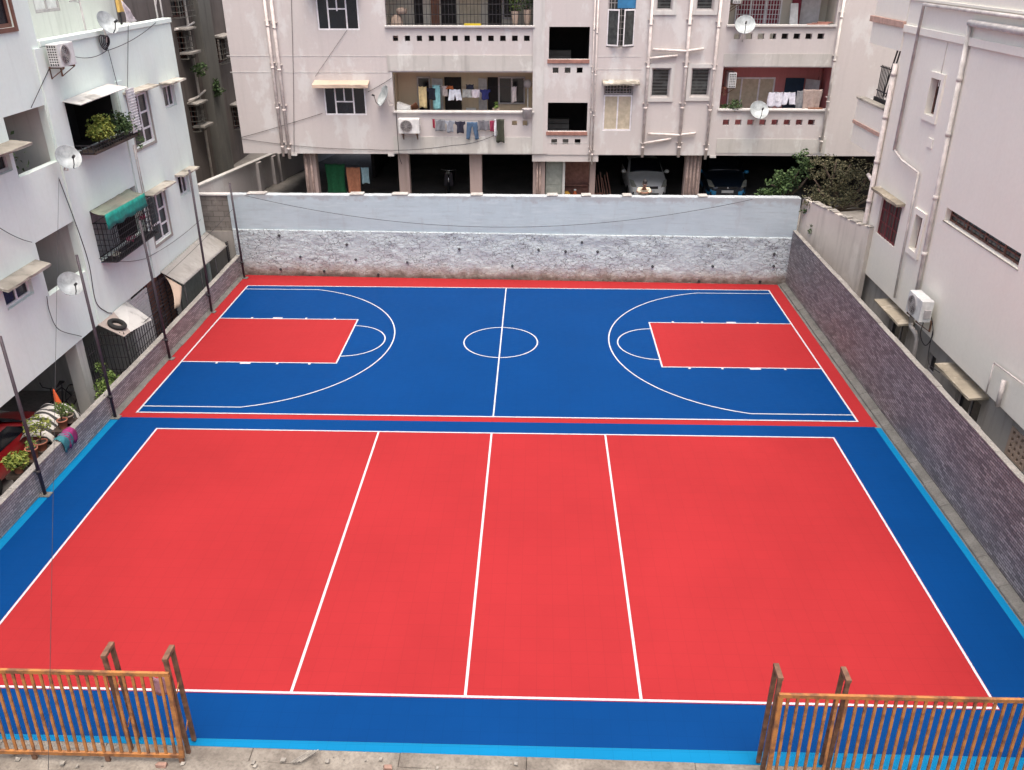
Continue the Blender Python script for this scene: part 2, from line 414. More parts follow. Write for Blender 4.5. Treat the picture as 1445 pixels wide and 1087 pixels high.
def tag(o, label, cat, group=None):
    o['label'] = label; o['category'] = cat
    if group: o['group'] = group
    return o
def thing(name, label, cat, loc=(0,0,0), group=None, world=True):
    o = bpy.data.objects.new(name, None); col.objects.link(o); o.location = loc
    o.empty_display_size = .3
    WL[o] = Vector(loc) if world else Vector()
    return tag(o, label, cat, group)
def struct(mb, name, mats, kind='structure', off=(0,0,0)):
    o = mb.build(name, mats, None, off=off); o['kind'] = kind; return o
def kids(o): return [c for c in bpy.data.objects if c.parent == o]
def copy_tree(o, parent=None):
    c = o.copy(); col.objects.link(c)
    if parent is not None: c.parent = parent
    for ch in kids(o): copy_tree(ch, c)
    return c
def B(name, mats, parent, *boxes, bevel=0):
    mb = MB()
    for b in boxes: mb.box(*b)
    return mb.build(name, mats, parent, bevel=bevel)

# plane frames: a along the facade, d into the building, z up
PY, LX, RX = 19.6, -11.6, 12.3
PT = lambda a, d, z: (a, PY + d, z)
LT = lambda a, d, z: (LX - d, a, z)
RT = lambda a, d, z: (RX + d, a, z)
def pf(u, v, d=0): p = ony(u, v, PY + d); return p.x, p.z
def lf(u, v, d=0): p = onx(u, v, LX - d); return p.y, p.z
def rf(u, v, d=0): p = onx(u, v, RX + d); return p.y, p.z
def prect(u0, v0, u1, v1, d=0):
    (a0, z1), (a1, z0) = pf(u0, v0, d), pf(u1, v1, d)
    return a0, a1, z0, z1

def window(parent, T, r, mull=(.5,), trans=(), d=.10, fw=.06, frame='frame', pane='glass', grill=None, name='window', curtain=None):
    a0, a1, z0, z1 = r; mb = MB()
    e = .004
    mb.tbox(T, a0+e, a1-e, d, d+.06, z0+e, z0+fw); mb.tbox(T, a0+e, a1-e, d, d+.06, z1-fw, z1-e)
    mb.tbox(T, a0+e, a0+fw, d, d+.06, z0+fw, z1-fw); mb.tbox(T, a1-fw, a1-e, d, d+.06, z0+fw, z1-fw)
    for f in mull: x = a0+(a1-a0)*f; mb.tbox(T, x-fw*.45, x+fw*.45, d+.003, d+.057, z0+fw, z1-fw)
    for (f, g0, g1) in trans:
        zz = z0+(z1-z0)*f; mb.tbox(T, a0+(a1-a0)*g0+.002, a0+(a1-a0)*g1-.002, d+.006, d+.054, zz-fw*.4, zz+fw*.4)
    w = mb.build(name, frame, parent)
    WL[w] = WL[parent]
    q = MB(); q.tbox(T, a0+fw*.5, a1-fw*.5, d+.03, d+.042, z0+fw*.5, z1-fw*.5); q.build('pane', pane, w)
    if grill:
        g = MB(); nx, nz = grill
        for i in range(1, nx): x = a0+(a1-a0)*i/nx; g.tbox(T, x-.008, x+.008, d-.03, d-.014, z0+.01, z1-.01)
        for i in range(1, nz): z = z0+(z1-z0)*i/nz; g.tbox(T, a0+.01, a1-.01, d-.014, d-.002, z-.008, z+.008)
        g.build('grill', frame, w)
    return w
def sunshade(parent, T, a0, a1, z, out=.45, th=.07, drop=.06, mat='chajja', lip=.0):
    mb = MB(); n = 7; rnd = lambda s: random.uniform(-s, s)
    top = []; bot = []
    for i in range(n+1):
        a = a0+(a1-a0)*i/n
        top.append((T(a, .01, z+th), T(a, -out*.5, z+th-drop*.5+rnd(.006)), T(a+rnd(.01), -out+rnd(.015), z+th-drop+rnd(.01))))
        bot.append((T(a, .01, z), T(a, -out*.5, z-drop*.5), T(a+rnd(.005), -out+rnd(.012), z-drop-lip+rnd(.006))))
    mb.grid(top, smooth=False); mb.grid(bot, smooth=False)
    for i in range(n): mb.face([top[i][2], top[i+1][2], bot[i+1][2], bot[i][2]])
    for k in (0, n): mb.face([top[k][0], top[k][1], top[k][2], bot[k][2], bot[k][1], bot[k][0]])
    bmesh.ops.remove_doubles(mb.bm, verts=mb.bm.verts[:], dist=1e-4)
    return mb.build('sunshade', mat, parent)
def cable(pts, r, label, sag=0, n=14, group=None, name='cable'):
    P = [Vector(p) for p in pts]; out = []
    if sag == 0 and len(P) > 2:
        Q = [P[0]*2-P[1]] + P + [P[-1]*2-P[-2]]; out2 = []
        for a, b, c, d_ in zip(Q, Q[1:], Q[2:], Q[3:]):
            for k in range(7):
                t = k/7; out2.append(.5*((2*b)+(c-a)*t+(2*a-5*b+4*c-d_)*t*t+(3*b-a-3*c+d_)*t**3))
        P = out2 + [P[-1]]; n = 1
    for p, q in zip(P, P[1:]):
        for k in range(n):
            t = k/n; x = p.lerp(q, t); x.z -= sag*4*t*(1-t); out.append(x)
    out.append(P[-1])
    o = MB().tube(out, r*.75, 6).build(name, 'iron')
    return tag(o, label, 'cable', group)

# ================================================================== SETTING
struct(MB().box(-150, 150, -150, 200, -2.0, -1.3), 'ground', 'dirt')
struct(MB().box(-16.2, 16, 16.75, 60, -1.3, 1.75), 'rear_yard_ground', 'rear_ground')
struct(MB().box(10.98, 16, -14, 16.0, -1.3, -.35), 'alley_ground', 'rear_ground')
# apron in front of the court: rough cement with a step
mb = MB()
nx, ny = 120, 34
P = []
for j in range(ny+1):
    y0_ = -5.925 - 4.0*(j/ny)**1.3
    row = []
    for i in range(nx+1):
        x = -11.4 + 22.8*i/nx
        y = y0_ - .0125*x
        z = .03 + noise.fractal(Vector((x*.9, y*1.4, 0)), 1, 2, 5)*.045 + noise.noise(Vector((x*5, y*5, 3)))*.018 - (.03 if j > 6 else 0)
        row.append((x, y, z))
    P.append(row)
mb.grid(P)
struct(mb, 'apron_ground', 'apron')
mb = MB(); x0 = -11.3; sy = lambda x: -5.655 - .0125*x
while x0 < 11.2:
    x1 = min(11.3, x0 + random.uniform(1.6, 3.4)); d_ = random.uniform(-.015,.015); h_ = .03+random.uniform(-.006,.006)
    mb.hexa([(x0+.003,sy(x0)-.27+d_,-1.2),(x1-.003,sy(x1)-.27-d_,-1.2),(x1-.003,sy(x1),-1.2),(x0+.003,sy(x0),-1.2),(x0+.003,sy(x0)-.27+d_,h_),(x1-.003,sy(x1)-.27-d_,h_),(x1-.003,sy(x1),h_),(x0+.003,sy(x0),h_)]); x0 = x1
o = mb.build('cement_step', 'apron', None, off=(0,0,0), bevel=.015); o['kind'] = 'structure'

struct(MB().box(-16.2, -10.59, -14, 16.7, -1.3, -.70), 'side_yard_ground', 'rear_ground')
# court: painted sheets on one base
fy = lambda x: -5.645 - .0125*x
base = MB().hexa([(-10.55,fy(-10.55),-1.2),(10.62,fy(10.62),-1.2),(10.62,16.2,-1.2),(-10.55,16.2,-1.2),(-10.55,fy(-10.55),0),(10.62,fy(10.62),0),(10.62,16.2,0),(-10.55,16.2,0)])
crt = struct(base, 'sports_court', 'kerb'); WL[crt] = Vector()
def sheet(name, mat, z, *rects):
    mb = MB()
    for r in rects:
        mb.face([(r[0],r[2],z),(r[1],r[2],z),(r[1],r[3],z),(r[0],r[3],z)])
    return mb.build(name, mat, crt)
def wy(x): return 16.62 + (16.03-16.62)*(x+10.35)/20.85     # base line of the rear wall
mb = MB(); mb.face([(-10.42,5.08,.004),(10.32,5.08,.004),(10.36,wy(10.36)-.02,.004),(-10.36,wy(-10.36)-.02,.004)])
mb.build('red_border', 'court_red', crt)
BX, BY0, BY1 = 9.88, 5.35, 15.37; BC = (BY0+BY1)/2
sheet('blue_basketball_field', 'court_blue', .008, (-BX, BX, BY0, BY1))
sheet('red_key_area', 'court_red', .012, (-BX, -5.03, 8.62, 12.13))
sheet('red_key_area', 'court_red', .012, (5.03, BX, 8.62, 12.13))
sheet('blue_surround', 'court_blue', .004, (-10.23, 10.24, -5.44, 5.078))
sheet('cyan_edge_strip', 'court_cyan', .004, (-10.49, -10.232, -5.47, 5.07), (10.242, 10.40, -5.7, 5.03))
mb = MB(); mb.face([(-10.23,fy(-10.23)+.004,.004),(10.24,fy(10.24)+.004,.004),(10.24,-5.47,.004),(-10.23,-5.47,.004)]); mb.build('cyan_edge_strip', 'court_cyan', crt)
sheet('joint_strip', 'court_cyan', .0035, (-10.23, 10.24, -5.468, -5.442))
sheet('red_volleyball_field', 'court_red', .008, (-9, 9, -4.5, 4.5))
def lines(name, polys, w, z=.016):
    mb = MB()
    for pts in polys:
        P = [Vector((p[0], p[1], z)) for p in pts]; closed = (P[0]-P[-1]).length < 1e-6
        if closed: P = P[:-1]
        n = len(P); L = []; R_ = []
        for i in range(n):
            a = P[(i-1) % n] if closed or i > 0 else P[i]; b = P[(i+1) % n] if closed or i < n-1 else P[i]
            d1 = (P[i]-a).normalized() if (P[i]-a).length > 0 else (b-P[i]).normalized()
            d2 = (b-P[i]).normalized() if (b-P[i]).length > 0 else d1
            n1 = Vector((-d1.y, d1.x, 0)); n2 = Vector((-d2.y, d2.x, 0)); mm = (n1+n2).normalized(); k = w/2/max(.3, mm.dot(n1))
            L.append(mb.bm.verts.new(P[i]+mm*k)); R_.append(mb.bm.verts.new(P[i]-mm*k))
        for i in range(n if closed else n-1):
            j = (i+1) % n; mb.bm.faces.new((L[i], L[j], R_[j], R_[i]))
    return mb.build(name, 'line', crt)
def rectp(x0,x1,y0,y1): return [(x0,y0),(x1,y0),(x1,y1),(x0,y1),(x0,y0)]
lines('volleyball_boundary_line', [rectp(-9+.035, 9-.035, -4.5+.035, 4.5-.035)], .047)
lines('centre_line', [[(0,-4.46),(0,4.46)]], .05, .0162)
lines('attack_line', [[(-3,-4.46),(-3,4.46)]], .05, .0162); lines('attack_line', [[(3,-4.46),(3,4.46)]], .05, .0162)
lines('basketball_boundary_line', [rectp(-BX, BX, BY0, BY1)], .05)
lines('half_court_line', [[(0,BY0+.03),(0,BY1-.03)]], .042, .0162)
lines('centre_circle', [[(1.2*math.cos(2*PI*k/64), BC+1.2*math.sin(2*PI*k/64)) for k in range(64)]+[(1.2, BC)]], .042, .0166)
for s in (-1, 1):
    lines('key_line', [[(s*BX,8.62),(s*5.03,8.62),(s*5.03,12.13),(s*BX,12.13)]], .048, .0164)
    r, c = 4.81, 8.34
    ang = math.asin(4.65/r)
    arc = [(s*(c - r*math.cos(t)), BC + r*math.sin(t)) for t in [(-ang + 2*ang*k/60) for k in range(61)]]
    lines('three_point_line', [[(s*BX, BC-4.65)] + arc + [(s*BX, BC+4.65)]], .042, .0168)
    lines('free_throw_arc', [[(s*(5.03 - 1.22*math.cos(t)), BC + 1.22*math.sin(t)) for t in [(-PI/2+PI*k/40) for k in range(41)]]], .042, .0168)
    mb = MB()
    for x, w in ((5.85,.07),(6.85,.07),(7.85,.33),(8.75,.07)):
        for (y0, y1) in ((8.50,8.592),(12.158,12.25)):
            a, b = sorted((s*(x-w/2), s*(x+w/2))); mb.face([(a,y0,.0164),(b,y0,.0164),(b,y1,.0164),(a,y1,.0164)])
    mb.build('lane_mark', 'line', crt)
# kerb along the right wall
mb = MB()
for i in range(24):
    y0 = -6.0 + i*.92; j = random.uniform(-.012,.012)
    y1 = min(y0+.9195, 15.98)
    mb.hexa([(10.405+j,y0,-.2),(10.64,y0,-.2),(10.64,y1,-.2),(10.405+j,y1,-.2),(10.43+j,y0,.05),(10.64,y0,.13),(10.64,y1,.13),(10.43+j,y1,.05)])
o = mb.build('kerb', 'kerb', None, off=(0,0,0), bevel=.02); o['kind'] = 'structure'
for i in range(16):
    if i % 5 == 2: continue
# ================================================================== BOUNDARY WALLS
# right stone-clad wall
t = thing('boundary_wall', 'long purple grey stone clad wall along the right side of the court', 'wall', (10.8, 5, 0))
B('wall', 'slate', t, (10.645, 10.77, -9.5, 15.99, -1.2, 2.13))
mb = MB()
for i in range(26):
    y0 = -9.5 + i*.98
    mb.box(10.63+random.uniform(-.006,.006), 10.785+random.uniform(-.01,.01), y0+.001, min(y0+.979, 15.985), 2.13, 2.165+random.uniform(-.008,.008))
mb.build('coping', 'coping', t, bevel=.01)
# left stone-clad wall
t = thing('boundary_wall', 'low grey stone clad wall with cement top along the left side of the court', 'wall', (-10.65, 5, 0))
lz = lambda y: .66 + .14*max(0, (y-8.5)/8)
mb = MB()
for (y0, y1) in ((-9.5, 8.5), (8.5, 16.58)):
    mb.hexa([(-10.58,y0,-1.3),(-10.44,y0,-1.3),(-10.44,y1,-1.3),(-10.58,y1,-1.3),(-10.58,y0,lz(y0)),(-10.44,y0,lz(y0)),(-10.44,y1,lz(y1)),(-10.58,y1,lz(y1))])
mb.build('wall', 'slate_l', t)
mb = MB()
for i in range(26):
    y0 = -9.5 + i*1.005; y1 = min(y0+1.003, 16.57); xo = -10.605+random.uniform(-.012,.008); xi = -10.425+random.uniform(-.006,.006); h = .04+random.uniform(-.008,.008)
    mb.hexa([(xo,y0,lz(y0)),(xi,y0,lz(y0)),(xi,y1,lz(y1)),(xo,y1,lz(y1)),(xo,y0,lz(y0)+h),(xi,y0,lz(y0)+h),(xi,y1,lz(y1)+h),(xo,y1,lz(y1)+h)])
mb.build('coping', 'coping', t, bevel=.012)
mb = MB()
for i in range(12):
    y0 = 5.06+i*.955; y1 = y0+.953; j = -10.315+random.uniform(-.012,.012)
    mb.hexa([(-10.438,y0,-.1),(j,y0,-.1),(j,y1,-.1),(-10.438,y1,-.1),(-10.438,y0,.10),(j,y0,.012),(j,y1,.012),(-10.438,y1,.10)])
mb.build('fillet', 'kerb', t)
LEDGE_WALL = t
# rear whitewashed wall
t = thing('boundary_wall', 'tall whitewashed wall with peeling paint behind the basketball court', 'wall', (0, 16.4, 0))
def rear(x, d): return wy(x) + d
mb = MB(); nx = 30
for i in range(nx):
    x0 = -10.62 + 21.4*i/nx; x1 = -10.62 + 21.4*(i+1)/nx
    z0 = 3.17 + .16*i/nx; z1 = 3.17 + .16*(i+1)/nx
    mb.hexa([(x0,rear(x0,.03),1.8),(x1,rear(x1,.03),1.8),(x1,rear(x1,.36),1.8),(x0,rear(x0,.36),1.8),(x0,rear(x0,.03),z0),(x1,rear(x1,.03),z1),(x1,rear(x1,.36),z1),(x0,rear(x0,.36),z0)])
bmesh.ops.remove_doubles(mb.bm, verts=mb.bm.verts[:], dist=1e-4)
mb.build('wall', 'ww', t)
mb = MB(); nx, nz = 420, 40; P = []
for j in range(nz+2):
    z = -.05 + 1.9*min(j, nz)/nz; row = []
    for i in range(nx+1):
        x = -10.60 + 21.36*i/nx
        n = noise.fractal(Vector((x*1.6, z*2.4, 1.7)), .9, 2.1, 6)*.032 + noise.noise(Vector((x*9, z*13, 5)))*.014
        if j > nz: row.append((x, rear(x, .16), 1.86+n*.3)); continue
        if j >= nz-1: n *= .4
        row.append((x, rear(x, -.0+n*.8), z + (n*.6 if j >= nz-1 else 0)))
    P.append(row)
mb.grid(P); mb.build('rubble_base', 'ww_rough', t)
B('wall_core', 'concrete', t, *[( -10.5+i*2.1, -8.4+i*2.1, wy(-8.4+i*2.1)+.17, wy(-10.5+i*2.1)+.34, -.5, 1.8) for i in range(10)])
mb = MB()
for i in range(46):
    x0 = -10.6 + i*.463; z = 3.172 + .16*i/46; q = lambda k: random.uniform(.004,.018)
    mb.hexa([(x0,rear(x0,.045+q(0)*.5),z),(x0+.46,rear(x0+.46,.045+q(0)*.5),z),(x0+.46,rear(x0+.46,.37),z),(x0,rear(x0,.37),z)]+[(x0+a,rear(x0,b),z+q(0)) for a,b in ((0,.05),(.46,.05),(.46,.36),(0,.36))])
mb.build('coping', 'ww', t)
for (ua, ub) in ((345,372),(492,512),(552,575),(664,681),(772,787),(820,834),(878,891),(984,997)):
    p, q2 = ony(ua, 278, 16.4), ony(ub, 278, 16.4); z = 3.19 + .16*(p.x+10.6)/21.3
    mb = MB(); mb.hexa([(p.x,rear(p.x,.02),z),(q2.x,rear(q2.x,.03),z),(q2.x,rear(q2.x,.38),z),(p.x,rear(p.x,.38),z),(p.x,rear(p.x,.03),z+.05),(q2.x,rear(q2.x,.04),z+.06),(q2.x,rear(q2.x,.37),z+.06),(p.x,rear(p.x,.37),z+.05)])
    mb.build('cap_stone', 'cap', t, bevel=.02)
hole0 = None
hp = [(617,322),(400,378),(660,388),(901,400),(1388,410)]
for (u, v) in [(488,347),(422,365),(501,368),(574,371),(394,383),(456,385),(533,389),(648,352),(723,375),(760,352),(798,354),(843,354),(821,341),(920,374),(1004,373),(1089,372),(1090,355),(985,394),(1070,394),(392,335)]:
    q = ony(u, v, 16.33); q.y = wy(q.x)
    if hole0 is None:
        mb = MB(); mt = Matrix.Rotation(PI/2, 3, 'X'); mb.lathe([(.03,-.06),(.045,-.06),(.045,.05),(.03,.05),(.028,-.04)], (0,0,0), 10, mt)
        hole0 = mb.build('weep_hole', 'black', t, off=(0,0,0)); h = hole0
    else: h = hole0.copy(); col.objects.link(h)
    h.location = (q.x, q.y-16.4, q.z)
# concrete block wall, left of it
t = thing('block_wall', 'short bare grey concrete block wall beside the white wall', 'wall', (-11.3, 16.8, 0))
B('wall', 'blocks', t, (-12.5, -10.63, 16.75, 16.95, -1.3, 3.12))
B('coping', 'pink_light', t, (-12.5, -10.60, 16.70, 17.0, 3.12, 3.19), bevel=.02)
B('plaster_band', 'concrete', t, (-12.5, -10.63, 16.70, 16.745, -1.3, 1.75))
# mauve compound wall running back on the left
p0, p1 = onz(284, 260, 3.1), onz(392, 214, 3.1)
d = (p1-p0).normalized()
t = thing('compound_wall', 'mauve pink compound wall with pilasters running back beside the parking', 'wall', (p0.x, p0.y, 1.75))
nrm = Vector((d.y, -d.x, 0))*.14
mb = MB(); q0 = Vector((p0.x, p0.y, 1.75)) - d*.2; q1 = Vector((p1.x, p1.y, 1.75)) + d*14
mb.hexa([q0, q1, q1-nrm, q0-nrm] + [p+Vector((0,0,1.30)) for p in (q0, q1, q1-nrm, q0-nrm)])
mb.build('wall', 'pink', t)
mb = MB(); a, b = q0+nrm*.3, q1+nrm*.3; a2, b2 = q0-nrm*1.3, q1-nrm*1.3
mb.hexa([p+Vector((0,0,1.30)) for p in (a, b, b2, a2)] + [p+Vector((0,0,1.36)) for p in (a, b, b2, a2)])
mb.build('coping', 'pink_light', t)
for (u, v) in ((338, 226), (366, 217), (391, 214)):
    k = onz(u, v, 3.1); s = (Vector((k.x,k.y,0))-Vector((p0.x,p0.y,0))).length
    c = Vector((p0.x,p0.y,1.75)) + d*s
    mb = MB(); e, f = d*.16, nrm*1.1
    mb.hexa([c-e, c+e, c+e+f, c-e+f] + [p+Vector((0,0,1.28)) for p in (c-e, c+e, c+e+f, c-e+f)]); mb.build('pilaster', 'pink', t)
# pale pink compound wall at the right, between white wall and the right-hand house
a, b = Vector((10.9, 16.25, -.3)), Vector((12.14, 12.75, -.3))
d = (b-a).normalized(); nrm = Vector((-d.y, d.x, 0))*.2
t = thing('compound_wall', 'pale pink compound wall with crumbling top beside the tree on the right', 'wall', (11.5, 14.5, -.3))
mb = MB(); n = 26; top = []; 
for i in range(n+1):
    p = a.lerp(b, i/n); z = 3.28 + .03*noise.noise(Vector((i*.7,0,0))) + (.05 if i > n-3 else 0) - .12*(i/n)
    top.append((p, z))
for (p, z0), (q, z1) in zip(top, top[1:]):
    mb.hexa([p, q, q+nrm, p+nrm, Vector((p.x,p.y,z0)), Vector((q.x,q.y,z1)), Vector((q.x,q.y,z1))+nrm, Vector((p.x,p.y,z0))+nrm])
bmesh.ops.remove_doubles(mb.bm, verts=mb.bm.verts[:], dist=1e-4)
mb.build('wall', 'cwall', t)
mb = MB()
for i in range(n):
    p, z0 = top[i]; q, z1 = top[i+1]
    if random.random() < .3: continue
    e = nrm*.12; h = random.uniform(.02,.07)
    P = [Vector((p.x,p.y,z0+.002))-e, Vector((q.x,q.y,z1+.002))-e, Vector((q.x,q.y,z1+.002))+nrm+e, Vector((p.x,p.y,z0+.002))+nrm+e]
    mb.hexa(P + [x+Vector((0,0,h)) for x in P])
mb.build('coping', 'concrete', t, bevel=.015)

# ================================================================== PINK APARTMENT BUILDING (rear)
pk = thing('apartment_building', 'pink apartment block with laundry balconies and open ground floor parking', 'building', (0, PY, 1.75))
X0, X1 = -10.76, 15.0; ZB, ZT = 4.12, 10.9
b1 = prect(553,102,752,160); b2 = (pf(545,38)[0], pf(753,38)[0], pf(650,39)[1], 10.35)
b3 = prect(1021,95,1168,157); b4 = (pf(1027,38)[0], pf(1178,38)[0], pf(1100,38)[1], 10.35)
st1, st2 = prect(774,38,831,84), prect(772,145,828,186)
wd1, wd2 = prect(455,117,518,163), prect(443,-18,508,43)
wd3, wd4 = prect(853,116,890,185), prect(859,-14,894,67)
sw = [prect(921,97,943,137), prect(977,97,999,136), prect(929,-24,948,14), prect(986,-24,1006,14)]
sq = []
def hole_row(us, v, s=8):
    for u in us: sq.append(prect(u-s/2, v-s/2, u+s/2, v+s/2))
hole_row([558+16.85*i for i in range(12)], 54.5)
hole_row([726, 741], 174, 7)
hole_row([784,801,818], 99.5); hole_row([782,798,815], 200.5)
hole_row([1040+16.9*i for i in range(8)], 51.5); hole_row([1024.5+17.2*i for i in range(8)], 173)
holes = [b1,b2,b3,b4,st1,st2,wd1,wd2,wd3,wd4]+sw+sq
MB().slab(PT, X0, X1, ZB, ZT, 0, .2, holes).build('wall', 'pink', pk)
sa0, sa1 = pf(751,228)[0], pf(844,228)[0]
B('stair_beam', 'pink', pk, (sa0, sa1, PY+.03, PY+.45, 3.84, ZB))
# faded plaster bands, proud of the wall
def band(u0, v0, u1, v1, mat, pr=.012):
    a0, a1, z0, z1 = prect(u0, v0, u1, v1); m = MB(); m.tbox(PT, a0, a1, -pr, 0.001, z0, z1); return m.build('plaster_band', mat, pk)
band(546, 78, 753, 100.5, 'pink_bare', .03); band(555, 193, 755, 217, 'pink_bare', .03)
band(1022, 76, 1172, 94, 'pink_bare', .02); band(1012, 196, 1163, 217, 'pink_bare', .02)
band(753, -30, 766, 217, 'pink_light', .05); band(766, -30, 772, 217, 'pink', .02)
for r_, mt in ((b1,'pink_light'), (b2,'pink_light'), (b3,'pink_light'), (b4,'pink_light')):
    m = MB(); m.tbox(PT, r_[0]-.05, r_[1]+.05, -.09, .24, r_[2]-.0, r_[2]+.07); m.build('balcony_ledge', mt, pk, bevel=.01)
for r_ in (st1, st2):
    m = MB(); m.tbox(PT, r_[0]-.02, r_[1]+.02, -.05, .22, r_[2]-.14, r_[2]-.002); m.build('stair_sill', 'brown_sill', pk, bevel=.01)
# thin drip grooves / string courses
for (u0, u1, v) in ((320,545,79),(325,550,102),(770,836,182+20),(840,905,98),(840,905,80),(1013,1120,196)):
    a0, z = pf(u0, v); a1, _ = pf(u1, v); m = MB(); m.tbox(PT, a0, a1, -.008, .001, z-.012, z+.012); m.build('string_course', 'pink_light', pk)
# floor slabs, hull
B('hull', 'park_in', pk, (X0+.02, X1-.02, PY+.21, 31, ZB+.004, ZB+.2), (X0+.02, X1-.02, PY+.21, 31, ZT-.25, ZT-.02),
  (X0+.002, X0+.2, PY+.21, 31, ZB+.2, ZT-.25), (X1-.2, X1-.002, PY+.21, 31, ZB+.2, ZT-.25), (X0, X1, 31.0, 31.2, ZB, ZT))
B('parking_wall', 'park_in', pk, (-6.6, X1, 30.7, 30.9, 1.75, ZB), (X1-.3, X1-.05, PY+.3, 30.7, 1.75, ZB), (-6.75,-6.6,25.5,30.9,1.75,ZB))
def recess(r, depth, mat, name, floor='pink_light'):
    a0, a1, z0, z1 = r; m = MB(); lo = z0 - 1.05
    m.tbox(PT, a0-.12, a1+.12, depth, depth+.1, lo-.1, z1+.12)
    m.tbox(PT, a0-.12, a0-.01, .205, depth, lo, z1+.02); m.tbox(PT, a1+.01, a1+.12, .205, depth, lo, z1+.02)
    m.tbox(PT, a0-.12, a1+.12, .205, depth, z1+.02, z1+.12); m.tbox(PT, a0-.12, a1+.12, .205, depth, lo-.1, lo)
    o = m.build(name, mat, pk); WL[o] = WL[pk]; return o
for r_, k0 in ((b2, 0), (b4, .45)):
    m = MB(); m.tbox(PT, r_[0]+(r_[1]-r_[0])*k0, r_[1], .215, .235, r_[2]-.7, r_[2]-.02); m.build('added_shade_panel', 'dark_in', pk)  # added dark panel, makes the parapet holes look shaded
bal1 = recess(b1, 1.35, 'beige', 'balcony'); bal2 = recess(b2, 1.3, 'cream', 'balcony')
bal3 = recess(b3, 1.35, 'salmon', 'balcony'); bal4 = recess(b4, 1.3, 'cream', 'balcony')
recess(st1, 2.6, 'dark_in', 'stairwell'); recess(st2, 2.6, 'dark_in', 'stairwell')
for r_ in (st1, st2):
    m = MB(); 
    for k in range(6): m.tbox(PT, r_[0], r_[0]+.95, 1.0+.25*k, 1.25+.25*k, r_[2]-.9, r_[2]-.75+.17*k)
    m.build('stair_flight', 'concrete', pk)
def inset(parent, u0, v0, u1, v1, d, mat, name, th=.05):
    a0, a1, z0, z1 = prect(u0, v0, u1, v1, d); m = MB(); m.tbox(PT, a0, a1, d-th, d-.002, z0, z1); return m.build(name, mat, parent, bevel=.006)
def pwin(parent, u0, v0, u1, v1, d, **k):
    a0, a1, z0, z1 = prect(u0, v0, u1, v1, d); T = lambda a, dd, z: PT(a, dd + d - .16, z)
    return window(parent, T, (a0, a1, z0, z1), **k)
def pwin2(parent, *args, **k):              # window as a sub-part of a balcony: one mesh
    u0, v0, u1, v1, d = args; a0, a1, z0, z1 = prect(u0, v0, u1, v1, d); m = MB(); fw = k.get('fw', .06)
    m.tbox(PT, a0, a1, d-.03, d-.002, z0, z1, 1)
    m.tbox(PT, a0, a1, d-.06, d-.031, z0, z0+fw); m.tbox(PT, a0, a1, d-.06, d-.031, z1-fw, z1)
    m.tbox(PT, a0, a0+fw, d-.06, d-.031, z0+fw, z1-fw); m.tbox(PT, a1-fw, a1, d-.06, d-.031, z0+fw, z1-fw)
    for f in k.get('mull', (.5,)): x = a0+(a1-a0)*f; m.tbox(PT, x-fw/2, x+fw/2, d-.06, d-.031, z0+fw, z1-fw)
    g = k.get('grill')
    if g:
        for i in range(1, g[0]): x = a0+(a1-a0)*i/g[0]; m.tbox(PT, x-.009, x+.009, d-.085, d-.065, z0, z1)
        for i in range(1, g[1]): z = z0+(z1-z0)*i/g[1]; m.tbox(PT, a0, a1, d-.09, d-.075, z-.009, z+.009)
    return m.build('window', [k.get('frame', 'frame_grey'), k.get('pane', 'glass')], parent)
D = 1.35
pwin2(bal1, 588,108,609,157,D, mull=()); inset(bal1, 627,109,652,160,D,'dark_in','doorway'); inset(bal1, 688,109,703,160,D,'dark_in','doorway')  # doorways are flat panels with the unlit room's dark painted in
def leafdoor(parent, u0, u1, v0, v1, d, mat, ang):
    a0, a1, z0, z1 = prect(u0, v0, u1, v1, d); m = MB()
    c, s = math.cos(RAD(ang)), math.sin(RAD(ang)); w = (a1-a0)
    L = lambda a, dd, z: (a0+ (a*c), PY+d-.05 - a*s - dd, z)
    m.tbox(L, 0, w/c, 0, .04, z0, z1); m.tbox(L, .08, w/c-.08, .04, .05, z0+.15, (z0+z1)/2-.05); m.tbox(L, .08, w/c-.08, .04, .05, (z0+z1)/2+.05, z1-.12)
    return m.build('door', mat, parent)
leafdoor(bal1, 609,627,110,160,D,'door_grey',20); leafdoor(bal1, 675,688,110,160,D,'door_grey',35)
pwin2(bal1, 703,108,741,147,D, mull=(.5,)); inset(bal1, 588+70,152,672,159,D,'white_metal','wash_basin',.2)
# upper left balcony: doors, curtain, cage
D = 1.3
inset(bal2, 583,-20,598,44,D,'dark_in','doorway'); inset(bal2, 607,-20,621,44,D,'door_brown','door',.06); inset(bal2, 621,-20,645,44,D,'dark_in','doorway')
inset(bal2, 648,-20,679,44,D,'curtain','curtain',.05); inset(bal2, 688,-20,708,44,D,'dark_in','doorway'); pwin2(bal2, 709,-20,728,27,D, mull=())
m = MB(); a0, a1, z0, z1 = b2
for i in range(41): x = a0+.03+(a1-a0-.06)*i/40; m.tbox(PT, x-.008, x+.008, .05, .066, z0+.07, z1)
for z in (z0+.12, z0+.45, z0+.8, z0+1.15): m.tbox(PT, a0, a1, .066, .085, z-.012, z+.012)
g = m.build('grill', 'iron', pk)
